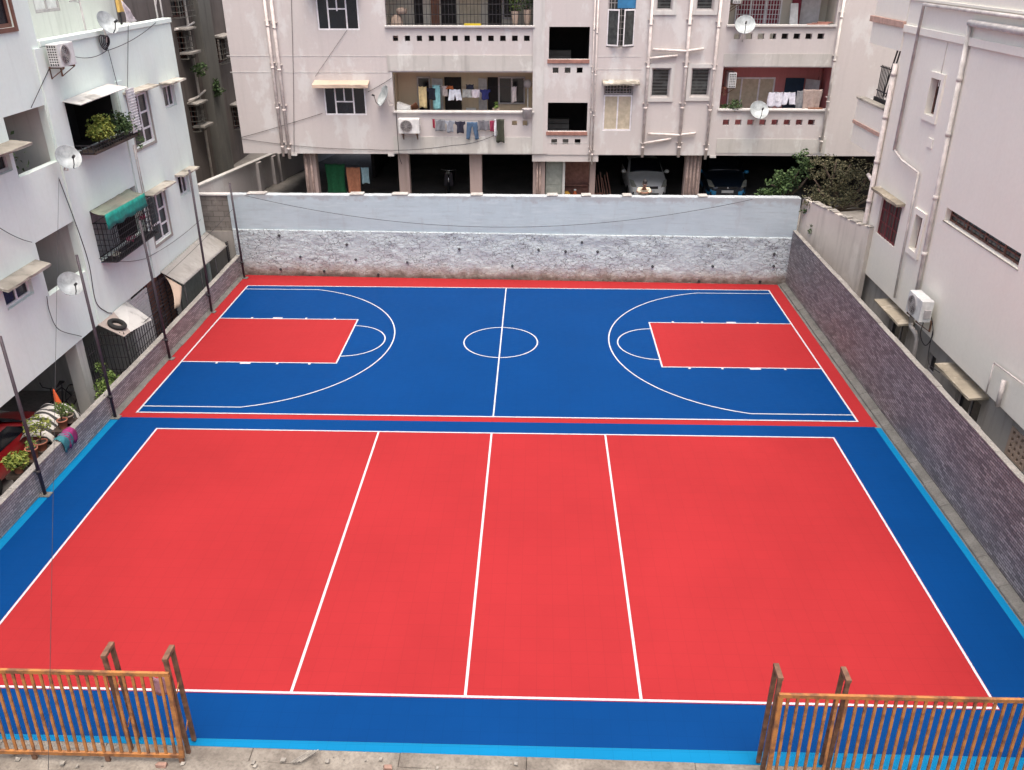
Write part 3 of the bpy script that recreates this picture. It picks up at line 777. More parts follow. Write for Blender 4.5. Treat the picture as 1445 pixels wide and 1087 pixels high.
# right balconies
D = 1.35
pwin2(bal3, 1029,109,1088,157,D, mull=(.28,.66), pane='curtain', frame='frame'); inset(bal3, 1109,110,1128,160,D,'door_blue','doorway'); leafdoor(bal3, 1137,1144,111,160,D,'door_grey',50)
m = MB(); ax, az = pf(1158,100,D); m.tbox(PT, ax-.04, ax+.04, D-.08, D, b3[2]-1, b3[3]); m.build('pipe', 'salmon', bal3)
D = 1.3
pwin2(bal4, 1041,-20,1099,40,D, mull=(.33,.66), grill=(16,9), pane='maroon_cloth', frame='frame'); inset(bal4, 1121,-20,1133,44,D,'maroon_cloth','curtain'); leafdoor(bal4, 1134,1150,-20,42,D,'door_grey',15)
# facade windows
window(pk, PT, wd1, d=.02, mull=(.27,.70), trans=((.42,.27,.70),)); window(pk, PT, wd2, d=.02, mull=(.27,.70), trans=((.50,.27,.70),))
def mid_mull(r):
    a0,a1,z0,z1 = r; m = MB(); c = a0+(a1-a0)*.485; m.tbox(PT, c-.025, c+.025,   .023, .077, z0+(z1-z0)*.45, z1-.06); m.build('window_mullion', 'frame', pk)
mid_mull(wd1); mid_mull(wd2)
aa = (pf(443,110)[0], pf(521,110)[0]); sunshade(pk, PT, aa[0], aa[1], wd1[3]+.03, .42, .07, .12, 'chajja_peach', .05)
sunshade(pk, PT, pf(432,-3)[0], pf(508,-3)[0], wd2[3]+.03, .42, .07, .12, 'chajja_peach')
w3g = (wd3[0], wd3[1], wd3[2]+(wd3[3]-wd3[2])*.74, wd3[3]); w3b = (wd3[0], wd3[1], wd3[2], w3g[2])
window(pk, PT, w3b, d=.03, mull=(.5,), pane='curtain', frame='frame'); window(pk, PT, w3g, mull=(), grill=(9,4), frame='frame_grey', name='window')
sunshade(pk, PT, pf(850,110)[0], pf(902,110)[0], wd3[3]+.03, .4, .06, .10, 'chajja')
window(pk, PT, wd4, mull=(), grill=(8,9), frame='frame_grey', pane='glass2')
for (ua, ub, ang, hx) in ((860,876,-28,wd4[0]), (878,894,28,wd4[1])):            # open casements
    m = MB(); w = (wd4[1]-wd4[0])*.47; s = 1 if hx == wd4[0] else -1
    c_, s_ = math.cos(RAD(28)), math.sin(RAD(28))
    L = lambda a, dd, z: (hx + s*a*c_, PY + .02 - a*s_ + dd, z)
    zt = pf(870,13)[1]; zb = wd4[2]+.05
    for q in ((0,w,zb,zb+.05),(0,w,zt-.05,zt),(0,.05,zb+.05,zt-.05),(w-.05,w,zb+.05,zt-.05)): m.tbox(L, q[0], q[1], 0, .04, q[2], q[3])
    m.tbox(L, .05, w-.05, .015, .025, zb+.05, zt-.05, 1); m.build('casement', ['frame', 'glass2'], pk)
m = MB(); a0, a1, z0, z1 = wd4; zt = pf(870,12)[1]; m.tbox(PT, a0+(a1-a0)*.35, a1, .06, .09, zt, z1); m.build('blue_blind', simple('blue_plastic', (.03,.17,.35), .6), pk)
for r_ in sw:
    window(pk, PT, r_, mull=(), frame='frame_grey', pane='louvre', fw=.04)
    a0,a1,z0,z1 = r_; m = MB()
    m.slab(PT, a0-.17, a1+.17, z0-.17, z1+.17, -.06, -.001, [(a0-.03, a1+.03, z0-.03, z1+.03)]); m.build('window_surround', 'pink_light', pk, bevel=.008)
# downpipes
def vpipe(u, v0, v1, r=.055, mat='pipe', parent=pk, d=-.09):
    a, z1 = pf(u, v1, d); z0 = pf(u, v0, d)[1] if v0 > 0 else ZT+.2
    m = MB(); m.tube([PT(a, d, z0), PT(a, d, z1)], r, 10)
    zz = z1+.35
    while zz < z0: m.tube([PT(a, d, zz), PT(a, d, zz+.07)], r*1.25, 10); m.tbox(PT, a-r*2, a+r*2, d, 0, zz+.2, zz+.225); zz += 1.5
    return m.build('downpipe', mat, parent)
vpipe(400, 0, 221); vpipe(409, 0, 224, .06); vpipe(906, 0, 222); vpipe(957, 0, 222, .06); vpipe(995, 0, 225); vpipe(1157, 0, 214, .05, 'pipe_grey')
vpipe(835, 0, 232, .03); vpipe(831, 0, 228, .02)
def hpipe(pts, r=.05, d=-.1):
    m = MB(); m.tube([PT(*(lambda q: (q[0], d, q[1]))(pf(u, v, d))) for u, v in pts], r, 8); return m.build('branch_pipe', 'pipe', pk)
hpipe([(921,70),(967,72.5),(993,69)]); hpipe([(914,83),(956,78.5)], .045); hpipe([(914,189),(958,191),(982,188)]); hpipe([(905,203),(947,196)], .045)
# columns
def column(u0, u1, d=.35, mat='pink_col', depth=.4):
    a0, a1 = pf(u0, 250, d)[0], pf(u1, 250, d)[0]
    m = MB(); m.tbox(PT, a0, a1, d, d+depth, 1.75, ZB+.002); return m.build('column', mat, pk, bevel=.015)
column(431,448); column(563,578); column(663,680); column(752,769, .3); column(966,988)
column(832,840, .4)
for uu in (758, 762):
    m = MB(); a = pf(uu,250,.2)[0]; m.tube([PT(a,.22,1.75), PT(a,.22,3.84)], .035, 8); m.build('downpipe', 'pipe_col', pk)
for uu in (969,974,979,984):
    m = MB(); a = pf(uu,250,.3)[0]; m.tube([PT(a,.30,1.75), PT(a,.30,ZB)], .045, 8); m.build('downpipe', 'pipe_col', pk)
for uu in (434, 441):
    m = MB(); a = pf(uu,250,.3)[0]; m.tube([PT(a,.30,1.75), PT(a,.30,ZB)], .05, 8); m.build('downpipe', 'pipe_col', pk)
a0, a1 = pf(770,250,.5)[0], pf(795,250,.5)[0]
m = MB(); m.tbox(PT, a0, a1-.05, .5, .56, 1.75, 3.8); m.tbox(PT, a0+.1, a1-.15, .485, .5, 1.95, 2.7); m.tbox(PT, a0+.1, a1-.15, .485, .5, 2.8, 3.65); m.build('door', 'door_green', pk, bevel=.006)
m = MB(); m.tbox(PT, a1-.04, a1+.06, .42, .6, 1.75, 3.84); m.build('door_post', 'pink_light', pk)
a2 = pf(838,250,1.4)[0]
m = MB(); m.tbox(PT, a1-.2, a2, 1.5, 1.6, 1.75, 3.84); m.tbox(PT, a1-.1, a2, 1.3, 1.5, 2.55, 2.6); m.build('niche_wall', 'brown_sill', pk)
# plastered drip blocks under the slab edge
for u in (415.5, 552, 1006):
    a = pf(u, 220)[0]; m = MB(); m.tbox(PT, a-.12, a+.12, -.03, .15, ZB-.09, ZB-.001); m.build('drip_block', 'pink_light', pk)
B('parapet', 'pink', pk, (X0, X1, PY, PY+.2, ZT, ZT+.9))

# ================================================================== LEFT WHITE BUILDING
lb = thing('apartment_building', 'white apartment block with grilled balconies and green tarpaulin on the left', 'building', (LX, 6, -1.3))
YF = 16.46
up_o = (5.58, 7.48, 6.43, 7.86); lo_o = (5.53, 7.52, 3.35, 4.79)
cg_u = (8.45, 11.5, 6.40, 7.80); cg_l = (8.40, 11.5, 3.28, 4.80)
wu, wl = (12.08, 13.55, 5.80, 7.36), (12.07, 13.45, 2.64, 4.22)
su, sl = (14.86, 15.85, 6.58, 7.30), (14.8, 15.7, 3.55, 4.25)
wn = (3.75, 4.95, 3.66, 4.24)
wt = (1.2, lf(20,38)[0], lf(12,38)[1]-.02, 10.75)
wm = (1.8, lf(16,230)[0], lf(12,243)[1], lf(12,208)[1])
holes = [up_o, lo_o, cg_u, cg_l, wu, wl, su, sl, wn, wm, wt]
MB().slab(LT, -9.5, YF, 1.70, 9.22, 0, .2, [h for h in holes if h is not wt]).build('wall', 'left_white', lb)
MB().slab(LT, -9.5, 7.84, 9.22, 13.2, 0, .2, [wt]).build('wall', 'left_white', lb)
m = MB(); m.tbox(LT, 7.86, YF+.03, -.05, .26, 9.22, 9.36); m.build('parapet_coping', 'left_white', lb, bevel=.01)
m = MB(); m.tbox(LT, -9.5, YF-.02, .21, 9, 1.71, 1.85); m.tbox(LT, 7.85, YF-.02, .21, 9, 8.3, 8.5); m.tbox(LT, YF-.2, YF-.002, .21, 9, 1.85, 9.2); m.tbox(LT, YF-.2, YF-.002, .05, 9, -1.3, 1.69)
m.tbox(LT, -9.5, 7.84, 8.8, 9, 1.8, 13.2); m.tbox(LT, 7.64, 7.838, .21, 8.8, 8.5, 13.2); m.tbox(LT, -9.5, 7.84, .21, 8.8, 13.0, 13.19); m.tbox(LT, -9.5, 7.84, .9, 1.0, 8.6, 13)
m.build('hull', 'left_white', lb)
def lrecess(r, depth, mat, lo):
    a0, a1, z0, z1 = r; m = MB(); zl = z0-lo
    m.tbox(LT, a0-.1, a1+.1, depth, depth+.1, zl-.1, z1+.1); m.tbox(LT, a0-.1, a0-.006, .205, depth, zl, z1+.02); m.tbox(LT, a1+.006, a1+.1, .205, depth, zl, z1+.02)
    m.tbox(LT, a0-.1, a1+.1, .205, depth, z1+.02, z1+.1); m.tbox(LT, a0-.1, a1+.1, .205, depth, zl-.1, zl)
    o = m.build('balcony', mat, lb); WL[o] = WL[lb]; return o
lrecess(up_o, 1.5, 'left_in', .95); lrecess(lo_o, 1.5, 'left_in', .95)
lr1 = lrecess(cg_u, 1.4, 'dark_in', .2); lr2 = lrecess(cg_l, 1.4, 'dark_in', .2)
# pilaster strips beside the caged balconies
for (y0, y1, z0, z1) in ((7.52, 8.36, 1.7, 9.2), (11.53, 11.95, 1.7, 7.9)):
    m = MB(); m.tbox(LT, y0, y1, -.05, -.001, z0, z1); m.build('pilaster', 'left_white', lb, bevel=.006)
kw = dict(mull=(.58,), trans=((.38,0,.58),(.62,.58,1),(.30,.58,1)), fw=.07, d=.03)
for r_ in (wu, wl):
    window(lb, LT, r_, frame='frame', **kw)
    m = MB(); m.slab(LT, r_[0]-.08, r_[1]+.08, r_[2]-.09, r_[3]+.06, -.03, -.001, [r_]); m.build('window_surround', 'concrete', lb)
    sunshade(lb, LT, r_[0]-.28, r_[1]+.28, r_[3]+.14, .38, .06, .02, 'chajja')
for r_ in (su, sl):
    window(lb, LT, r_, mull=(.6,), frame='frame', fw=.06); sunshade(lb, LT, r_[0]-.22, r_[1]+.3, r_[3]+.10, .36, .06, .02, 'chajja')
window(lb, LT, wn, mull=(.52,), frame='frame', fw=.07); sunshade(lb, LT, 3.4, 5.35, 4.36, .38, .06, .10, 'chajja')
window(lb, LT, wm, mull=(.5,), frame='frame_grey', fw=.08); sunshade(lb, LT, 1.3, wm[1]+.25, wm[3]+.08, .5, .06, .06, 'chajja')
window(lb, LT, wt, mull=(.33,.66), frame='frame_brown', fw=.09, d=.04)
m = MB(); m.slab(LT, wt[0]-.1, wt[1]+.1, wt[2]-.1, wt[3]+.1, -.04, -.001, [wt]); m.build('window_surround', 'frame_brown', lb)
# stains under the cage: pipes down the wall
for (y, z0, z1, r) in ((11.78, 4.2, 6.0, .014), (11.9, 4.2, 6.0, .012)):
    m = MB(); m.tube([LT(y,-.07,z0), LT(y,-.07,z1)], r, 6); m.build('conduit', 'pipe', lb)
# terrace storey set back behind the roof parapet
yy = onx(163, 10, -13.8).y
m = MB(); q0, q1 = onx(46, 0, -13.8), onx(86, 15, -13.8)
TT = lambda a, d, z: (-13.8-d, a, z)
wv = (q0.y, q1.y, q1.z, 11.3)
m.slab(TT, 7.9, yy, 8.5, 13.2, 0, .2, [wv]); m.tbox(TT, yy-.2, yy-.003, .21, 6.5, 8.5, 13.2); m.tbox(TT, 7.9, yy, .21, 6.5, 13.0, 13.18); m.build('terrace_room', 'terrace', lb)
window(lb, TT, wv, mull=(.5,), frame='frame_grey', pane='white_metal', fw=.09, d=.02)
# cages
def cage(parent, T, a0, a1, z0, z1, out, mat, na, nz, sides=True):
    m = MB(); w = .009; n2 = max(3, int(na*out/(a1-a0)))
    for i in range(na+1): x = a0+(a1-a0)*i/na; m.tbox(T, x-w, x+w, -out-w, -out+w, z0, z1)
    for j in range(nz+1):
        z = z0+(z1-z0)*j/nz; k = w*1.6 if j in (0, nz) else w*.8
        m.tbox(T, a0, a1, -out-.03, -out-w-.001, z-k, z+k)
        for x in (a0, a1): m.tbox(T, x-k, x+k, -out, -.006, z-k, z+k)
    for x in (a0, a1):
        for i in range(1, n2): dd = -out*i/n2; m.tbox(T, x-w, x+w, dd-w, dd+w, z0, z1)
    for i in range(0, na+1, 2): x = a0+(a1-a0)*i/na; m.tbox(T, x-w, x+w, -out, -.006, z0-.02, z0-.004)
    return m.build('balcony_cage', mat, parent)
cage(lb, LT, 8.45, 11.45, 3.30, 4.45, .48, 'iron', 26, 7)
cage(lb, LT, 8.50, 11.45, 6.42, 6.62, .48, 'iron', 20, 2)
m = MB(); m.tbox(LT, 8.5, 11.4, -.52, -.02, 6.37, 6.44); m.build('cage_floor', 'soil', lb)
m = MB(); m.tbox(LT, 8.5, 11.4, -.46, -.02, 3.27, 3.30); m.build('cage_floor', 'iron', lb)
m = MB();                                                                         # slatted shutter behind the lower cage
for i in range(22): y = 8.9+2.0*i/22; m.tbox(LT, y, y+.05, .55, .58, 3.1, 4.5)
m.build('slatted_screen', 'door_grey', lb)
m = MB()                                                                          # white lattice on the side of the upper cage
for i in range(9): y = 11.0+.5*i/8; m.tbox(LT, y-.012, y+.012, -.545, -.525, 6.5, 7.75)
for i in range(16): z = 6.55+1.2*i/15; m.tbox(LT, 11.0, 11.5, -.57, -.546, z-.010, z+.010)
m.build('lattice_panel', 'frame', lb)
# awnings (separate sheets)
A = [onx(87,144,-11.58), onx(152,119,-11.58), onx(181,124,-10.95), onx(114,149,-10.95)]
m = MB(); n = 14; P = []
m.plate([tuple(p) for p in A], -.02)
aw = tag(m.build('awning_sheet', 'tin_white'), 'white sheet awning over the plant filled upper balcony', 'awning')
WL[aw] = WL[aw]
A = [onx(127,299,-11.58), onx(182,266,-11.58), onx(203,273,-11.0), onx(147,304,-11.0)]
t = thing('tarpaulin_awning', 'green tarpaulin awning faded on top over the lower caged balcony', 'awning', (A[0].lerp(A[2],.5).x, A[0].lerp(A[2],.5).y, 4.4))
P = []
for i in range(15):
    f = i/14; a, b = A[0].lerp(A[1], f), A[3].lerp(A[2], f)
    P.append([a.lerp(b, g) + Vector((0,0, -.05*math.sin(PI*g) + .012*math.sin(i*2.1+g*3))) for g in (0,.25,.5,.75,1)])
fad = plaster('faded_tarp_top', (.27, .25, .20), (.06, .22, .17), .5, .3, (.10, .11, .10), .5)
MB().grid(P).build('top_sheet', fad, t, solid=.012)
P = []
for i in range(15):
    f = i/14; b = A[3].lerp(A[2], f); h = .42 + .03*math.sin(i*1.7)
    P.append([b + Vector((.02*math.sin(i*1.3+g*2)*g + .015, 0, -h*g+.006)) for g in (0,.33,.66,1)])
MB().grid(P).build('hanging_flap', 'tarp', t, solid=.012)
for f in (0, 1):
    m = MB(); m.tube([A[0].lerp(A[1], f)+Vector((0,0,-.35)), A[3].lerp(A[2], f)+Vector((0,0,-.03))], .015, 6)
    m.build('support_rod', 'iron', t)

# ground floor of the left block
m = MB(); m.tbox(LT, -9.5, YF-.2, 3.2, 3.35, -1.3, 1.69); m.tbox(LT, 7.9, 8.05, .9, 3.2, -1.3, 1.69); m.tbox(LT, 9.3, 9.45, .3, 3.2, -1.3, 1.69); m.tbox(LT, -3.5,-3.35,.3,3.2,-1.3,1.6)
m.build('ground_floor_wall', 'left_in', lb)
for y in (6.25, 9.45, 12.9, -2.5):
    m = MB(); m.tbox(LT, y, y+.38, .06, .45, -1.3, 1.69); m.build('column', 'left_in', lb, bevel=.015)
m = MB()                                                                          # rolling shutters further back
for i in range(24): z = -.7+2.3*i/24; m.tbox(LT, 9.5, 10.9, .02, .06, z, z+.085)
m.build('slatted_shutter', 'door_grey', lb)
m = MB()
m.tbox(LT, 10.95, 12.9, .10, .16, -1.3, 1.69, 1)
for i in range(18): z = -.7+2.3*i/18; m.tbox(LT, 10.95, 12.9, .03, .055, z, z+.022)
for i in range(5): y = 11.0+1.85*i/4; m.tbox(LT, y, y+.03, .056, .09, -1.3, 1.69)
m.build('grilled_door', ['pole', 'frame_brown'], lb)
m = MB(); m.tbox(LT, 13.5, 16.2, .1, .16, -1.3, 1.69); m.build('ground_floor_door', 'door_green', lb)

# iron enclosure against the low wall, with hipped sheet roof
enc = thing('iron_enclosure', 'black iron grille enclosure with white sheet roof beside the low wall', 'grille', (-11.2, 7.6, -.7))
ya, yb = 7.48, 10.3
m = MB(); F = lambda a, d, z: (-10.90+d, a, z)
for i in range(19): y = ya+(yb-ya)*i/18; m.tbox(F, y-.009, y+.009, 0, .018, -1.3, 1.30-.30*max(0,(y-8.6)/1.7))
for z in (-1.2,-.9,-.6,-.3,0,.3,.6,.9,1.26): m.tbox(F, ya, yb, .019, .03, z-.009, z+.009)
m.build('grille_front', 'iron', enc)
m = MB()
for i in range(7): x = -11.58+.7*i/6; m.box(x-.009, x+.009, ya-.03, ya-.012, -1.3, 1.5+.0)
for z in (-.9,-.5,-.1,.3,.7,1.1,1.4): m.box(-11.58, -10.88, ya-.045, ya-.031, z-.009, z+.009)
m.box(-10.91,-10.868,ya-.04,ya-.002,-1.3,1.33); m.build('grille_side', 'iron', enc)
m = MB()
for i in range(8): y = 6.6+.85*i/7; m.box(-11.64,-11.622,y-.009,y+.009,-1.3,1.35)
for z in (-.9,-.5,-.1,.3,.7,1.1): m.box(-11.62,-11.605,6.6,7.46,z-.009,z+.009)
m.build('grille_panel', 'iron', enc)
c1, c2, c3, c4, c5 = onx(138,459,-11.57), onx(160,441,-11.57), onx(184,469,-10.84), onx(175,476,-10.84), onx(214,452,-10.84)
c6 = Vector((-11.57, c5.y+.1, c2.z))
m = MB(); m.plate([tuple(c1), tuple(c4), tuple(c3), tuple(c2)], .02); m.build('tan_roof_sheet', 'tan_sheet', enc)
m = MB(); m.plate([tuple(c2), tuple(c3), tuple(c5), tuple(c6)], .02); m.build('white_roof_sheet', 'tin_white', enc)
tc = (c1+c2+c3+c4)/4; nn = (c4-c1).cross(c2-c1).normalized()
if nn.z < 0: nn = -nn
m = MB(); rot = Vector((0,0,1)).rotation_difference(nn).to_matrix()
m.lathe([(.16,.0),(.24,.0),(.27,.045),(.27,.08),(.23,.12),(.16,.11),(.15,.06),(.16,.0)], tc+nn*.03, 26, rot, close=False)
tag(m.build('tyre', 'rubber'), 'black tyre lying on the tan sheet roof of the iron enclosure', 'tyre')
# cement sheet lean-to
s1, s2, s3, s4 = onx(226,384,-11.57), onx(291,327,-11.57), onx(322,346,-10.87), onx(259,402,-10.87)
t = thing('lean_to_roof', 'grey cement sheet lean to roof beside the far end of the low wall', 'awning', ((s1.x+s3.x)/2, (s1.y+s3.y)/2, .6))
P = []
for i in range(61):
    f = i/60; P.append([s1.lerp(s2, f).lerp(s4.lerp(s3, f), g/8) + Vector((0,0,.012*math.sin(f*150))) for g in range(9)])
MB().grid(P).build('sheet', 'tin', t, solid=.014)
m = MB()
for f in (.02,.35,.68,.98):
    p = s4.lerp(s3, f); m.tube([(p.x-.02,p.y,-1.3),(p.x-.02,p.y,p.z-.03)], .025, 6)
m.build('post', 'iron', t)
# curled beige sheet hanging off it
k = [onx(231,389,-11.5), onx(247,404,-11.1), onx(246,436,-11.0)]; k2 = [onx(256,404,-10.95), onx(257,410,-10.92), onx(254,433,-10.92)]
P = []
for i in range(9):
    f = i/8; 
    def bz(q, f): return q[0]*(1-f)**2 + q[1]*2*f*(1-f) + q[2]*f*f
    a, b = bz(k, f), bz(k2, f); P.append([a.lerp(b, g/4) for g in range(5)])
tag(MB().grid(P).build('curled_sheet', 'chajja_peach', solid=.015), 'curled beige sheet hanging from the near end of the lean to roof', 'sheet')
# mesh panel at the far end
q = onx(330, 350, -10.9)
m = MB(); y0, y1, z0, z1 = onx(319,345,-10.9).y, onx(336,335,-10.9).y, .62, 1.35
for i in range(9): y = y0+(y1-y0)*i/8; m.box(-10.905,-10.893,y-.007,y+.007,z0,z1)
for i in range(9): z = z0+(z1-z0)*i/8; m.box(-10.892,-10.88,y0,y1,z-.007,z+.007)
for y in (y0,y1): m.box(-10.92,-10.87,y-.02,y+.02,-1.3,z1+.02)
tag(m.build('mesh_panel', 'iron'), 'small dark mesh fence panel behind the far end of the low wall', 'fence')
q = onx(312, 368, -11.2)
# ================================================================== GREY BUILDING IN THE GAP
gb = thing('apartment_building', 'weathered grey building seen in the shaded gap behind the white block', 'building', (-14.4, 27, 1.75))
GX = -14.3; GT = lambda a, d, z: (GX-d, a, z)
def gf(u, v): p = onx(u, v, GX); return p.y, p.z
g1 = (gf(249,75)[0], gf(260,75)[0], gf(255,70)[1], gf(255,54)[1]); 
def grect(u0, v0, u1, v1):
    a, b = gf(u0, v0), gf(u1, v1); return (a[0], b[0], min(a[1],b[1]), max(a[1],b[1]))
wins = [grect(250,54,264,72), grect(300,45,322,96), grect(268,160,280,172), grect(326,152,336,180), grect(240,2,262,6)]
gw = []
for w_ in wins:
    zc = (w_[2]+w_[3])/2; h = max(.55, (w_[3]-w_[2])/2*.6); gw.append((w_[0], max(w_[1], w_[0]+.9), zc-h, zc+h))
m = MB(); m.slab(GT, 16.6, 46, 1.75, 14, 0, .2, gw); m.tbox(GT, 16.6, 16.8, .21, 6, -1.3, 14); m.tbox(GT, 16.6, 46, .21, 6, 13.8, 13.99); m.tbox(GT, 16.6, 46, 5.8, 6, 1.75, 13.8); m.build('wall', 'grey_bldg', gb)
for w_ in gw:
    window(gb, GT, w_, mull=(.5,), frame='frame_brown', fw=.07)
    m = MB()
    for i in range(7): y = w_[0]+(w_[1]-w_[0])*i/6; m.tbox(GT, y-.01, y+.01, -.35, -.33, w_[2], w_[3])
    for i in range(6):
        z = w_[2]+(w_[3]-w_[2])*i/5; m.tbox(GT, w_[0], w_[1], -.37, -.351, z-.01, z+.01)
        for y in (w_[0], w_[1]): m.tbox(GT, y-.012, y+.012, -.35, -.002, z-.01, z+.01)
    m.build('window_cage', 'grey_pil', gb)
    sunshade(gb, GT, w_[0]-.15, w_[1]+.15, w_[3]+.1, .5, .07, .04, 'concrete')
y0 = gf(283,100)[0]; m = MB(); m.tbox(GT, y0, y0+1.5, -.35, -.001, 1.75, 14); m.build('pilaster', 'grey_pil', gb)
y0 = gf(272,100)[0]; m = MB(); m.tube([GT(y0,-.12,1.75), GT(y0,-.12,13.5)], .06, 8); m.build('downpipe', 'pipe_grey', gb)
for (u,v,u2,v2) in ((242,42,269,32),(262,142,285,128)):
    p, q = gf(u,v), gf(u2,v2); m = MB(); m.tube([GT(p[0],-.15,p[1]), GT((p[0]+q[0])/2,-.15,(p[1]+q[1])/2-.08), GT(q[0],-.15,q[1])], .05, 8); m.build('branch_pipe', 'pipe_grey', gb)
for (u, v) in ((253,74),(272,178)):
    p = gf(u, v); m = MB(); m.tbox(GT, p[0], p[0]+1.1, -.55, -.001, p[1]-.1, p[1]); m.build('ledge', 'concrete', gb, bevel=.01)

# ================================================================== RIGHT PINK HOUSE
rb = thing('apartment_building', 'plain rose beige house with downpipes and a slot window on the right', 'building', (RX, 5, -.35))
def rrect(u0, v0, u1, v1):              # near-right corner (u1) has the smaller y
    ys = sorted((rf(u0,v0)[0], rf(u1,v1)[0])); zs = sorted((rf(u0,v0)[1], rf(u1,v1)[1])); return ys[0], ys[1], zs[0], zs[1]
rw = (10.98, 12.62, 3.10, 4.36)
y1, _ = rf(1289,330); y0, _ = rf(1300,330)
sm1 = (y0, y1, 3.47, 4.50)
y1, _ = rf(1312,135); y0, _ = rf(1326,135)
sm2 = (y0, y1, 7.20, 8.18)
slot = (4.18, 8.2, 4.78, 5.14)
YE = rf(1212, 380)[0]
MB().slab(RT, -14, YE, 1.62, 10.4, 0, .22, [rw, sm1, sm2, slot]).build('wall', 'right_pink', rb)
MB().slab(RT, -14, YE, 10.4, 13, .03, .22, []).build('wall', 'right_pink', rb)
m = MB(); m.tbox(RT, -14, YE+.02, -.05, .03, 10.07, 10.13); m.build('cornice', 'right_pink', rb)
m = MB(); m.tbox(RT, -14, YE, -.07, -.001, 9.18, 9.38); m.build('string_course', 'right_pink', rb, bevel=.01)
m = MB(); m.tbox(RT, YE+.003, 16.3, -.10, .10, 9.28, 9.46); m.build('string_course', 'moulding', rb, bevel=.01)
ZU = rf(1222,50)[1]
m = MB(); m.tbox(RT, YE+.003, 16.1, -.04, .20, 8.62, 9.275); m.tbox(RT, YE+.003, 16.1, -.02, .20, 9.465, 13); m.tbox(RT, YE+.003, 16.1, .21, 4, 8.62, 8.8); m.build('upper_balcony', 'right_pink', rb)
# lower balcony with parapet
zt = rf(1230,147)[1]
m = MB(); m.tbox(RT, YE+.003, 16.2, -.06, .16, zt-1.45, zt); m.tbox(RT, YE+.003, 16.2, .161, 3, zt-1.2, zt-1.05); m.tbox(RT, 16.04, 16.2, .161, 3, zt-1.05, zt); m.build('balcony', 'right_pink', rb)
m = MB(); m.tbox(RT, YE+.003, 16.26, -.10, .20, zt, zt+.07); m.build('balcony_coping', 'chajja', rb, bevel=.012)
m = MB(); m.tbox(RT, YE+.003, 16.24, -.10, -.061, zt-.82, zt-.70); m.build('string_course', 'moulding', rb, bevel=.01)
# hull, end wall, ground floor wall set back
m = MB(); m.tbox(RT, YE-.22, YE-.003, .225, 3.6, 1.62, 12.95); m.tbox(RT, -14, YE-.2, .225, 3.6, 1.62, 1.8); m.tbox(RT, -14, YE-.2, .225, 3.6, 12.8, 12.95); m.tbox(RT, -14, YE, 3.6, 3.75, -.35, 12.9); m.tbox(RT, -14, YE-.25, 1.2, 1.3, 1.8, 12.8)
m.build('hull', 'right_pink', rb)
gw1 = (9.3, 10.7, .2, 1.15); gw2 = (4.45, 5.75, .1, 1.05); gw3 = (7.2, 7.75, .45, 1.05); jl = (2.1, 2.95, .55, 1.3)
GRT = lambda a, d, z: (RX+.22+d, a, z)
MB().slab(GRT, -14, YE, -.35, 1.618, 0, .2, [gw1, gw2, gw3, jl]).build('ground_floor_wall', 'right_ground', rb)
for w_ in (gw1, gw2, gw3): window(rb, GRT, w_, mull=(.5,) if w_ is not gw3 else (), frame='frame_grey', fw=.06, pane='glass')
m = MB(); hs = []
for i in range(4):
    for j in range(4): hs.append((jl[0]+.08+.19*i, jl[0]+.18+.19*i, jl[2]+.07+.17*j, jl[2]+.17+.17*j))
m.slab(GRT, jl[0]+.003, jl[1]-.003, jl[2]+.003, jl[3]-.003, -.02, .10, hs); m.tbox(GRT, jl[0], jl[1], .15, .19, jl[2], jl[3]); m.build('vent_jali', 'chajja_peach', rb)
sunshade(rb, GRT, 8.9, 11.0, 1.36, .50, .06, .04, 'chajja_ochre'); sunshade(rb, GRT, 4.2, 6.25, 1.34, .50, .06, .04, 'chajja_ochre')
# windows
window(rb, RT, rw, mull=(.34,.67), trans=((.33,0,1),(.66,0,1)), frame='red_grill', pane='maroon_dark', fw=.05, d=.06, grill=(7,1))
sunshade(rb, RT, 10.80, 13.0, 4.46, .27, .08, .03, 'chajja_ochre')
for s_ in (sm1, sm2):
    window(rb, RT, s_, mull=(), frame='frame_brown', pane='glass2', fw=.04, d=.14)
    m = MB(); m.slab(RT, s_[0]-.17, s_[1]+.17, s_[2]-.17, s_[3]+.16, -.06, -.001, [s_]); m.build('window_surround', 'right_pink', rb, bevel=.008)
window(rb, RT, slot, mull=(.25,.5,.75), trans=((.5,0,1),), frame='frame_brown', pane='glass', fw=.05, d=.15, grill=(9,1))
m = MB(); m.tbox(RT, slot[0]-.05, slot[1]+.05, -.012, .13, slot[2]-.035, slot[2]-.002); m.build('sill', 'chajja', rb, bevel=.008)
# pipes
def rpipe(pts, r, mat='pipe', d=-.1, joints=True):
    P = [RT(rf(u,v,d)[0], d, rf(u,v,d)[1]) for u, v in pts]; m = MB(); m.tube(P, r, 10)
    if joints:
        for p, q in zip(P, P[1:]):
            p, q = Vector(p), Vector(q); L = (q-p).length; n = int(L/1.7)
            for i in range(n): x = p.lerp(q, (i+.5)/n); dd = (q-p).normalized()*.05; m.tube([x-dd, x+dd], r*1.22, 10); m.bar(x, x+Vector((.1,0,0)), .02)
    return m.build('downpipe', mat, rb)
yt_, yb_ = rf(1367,45,-.09)[0], rf(1286,452,-.09)[0]; yp = yb_
Yz = lambda z: yb_ + (yt_-yb_)*(z-1.5)/8.2
m = MB(); m.tube([RT(2,-.11,9.72), RT(yt_,-.11,9.72)], .085, 12); m.tube([RT(yt_,-.09,9.76), RT(yb_,-.09,1.55)], .062, 12)
for z in (8.3,6.9,5.2,3.6,2.3): m.tube([RT(Yz(z),-.09,z), RT(Yz(z+.12),-.09,z+.12)], .078, 12)
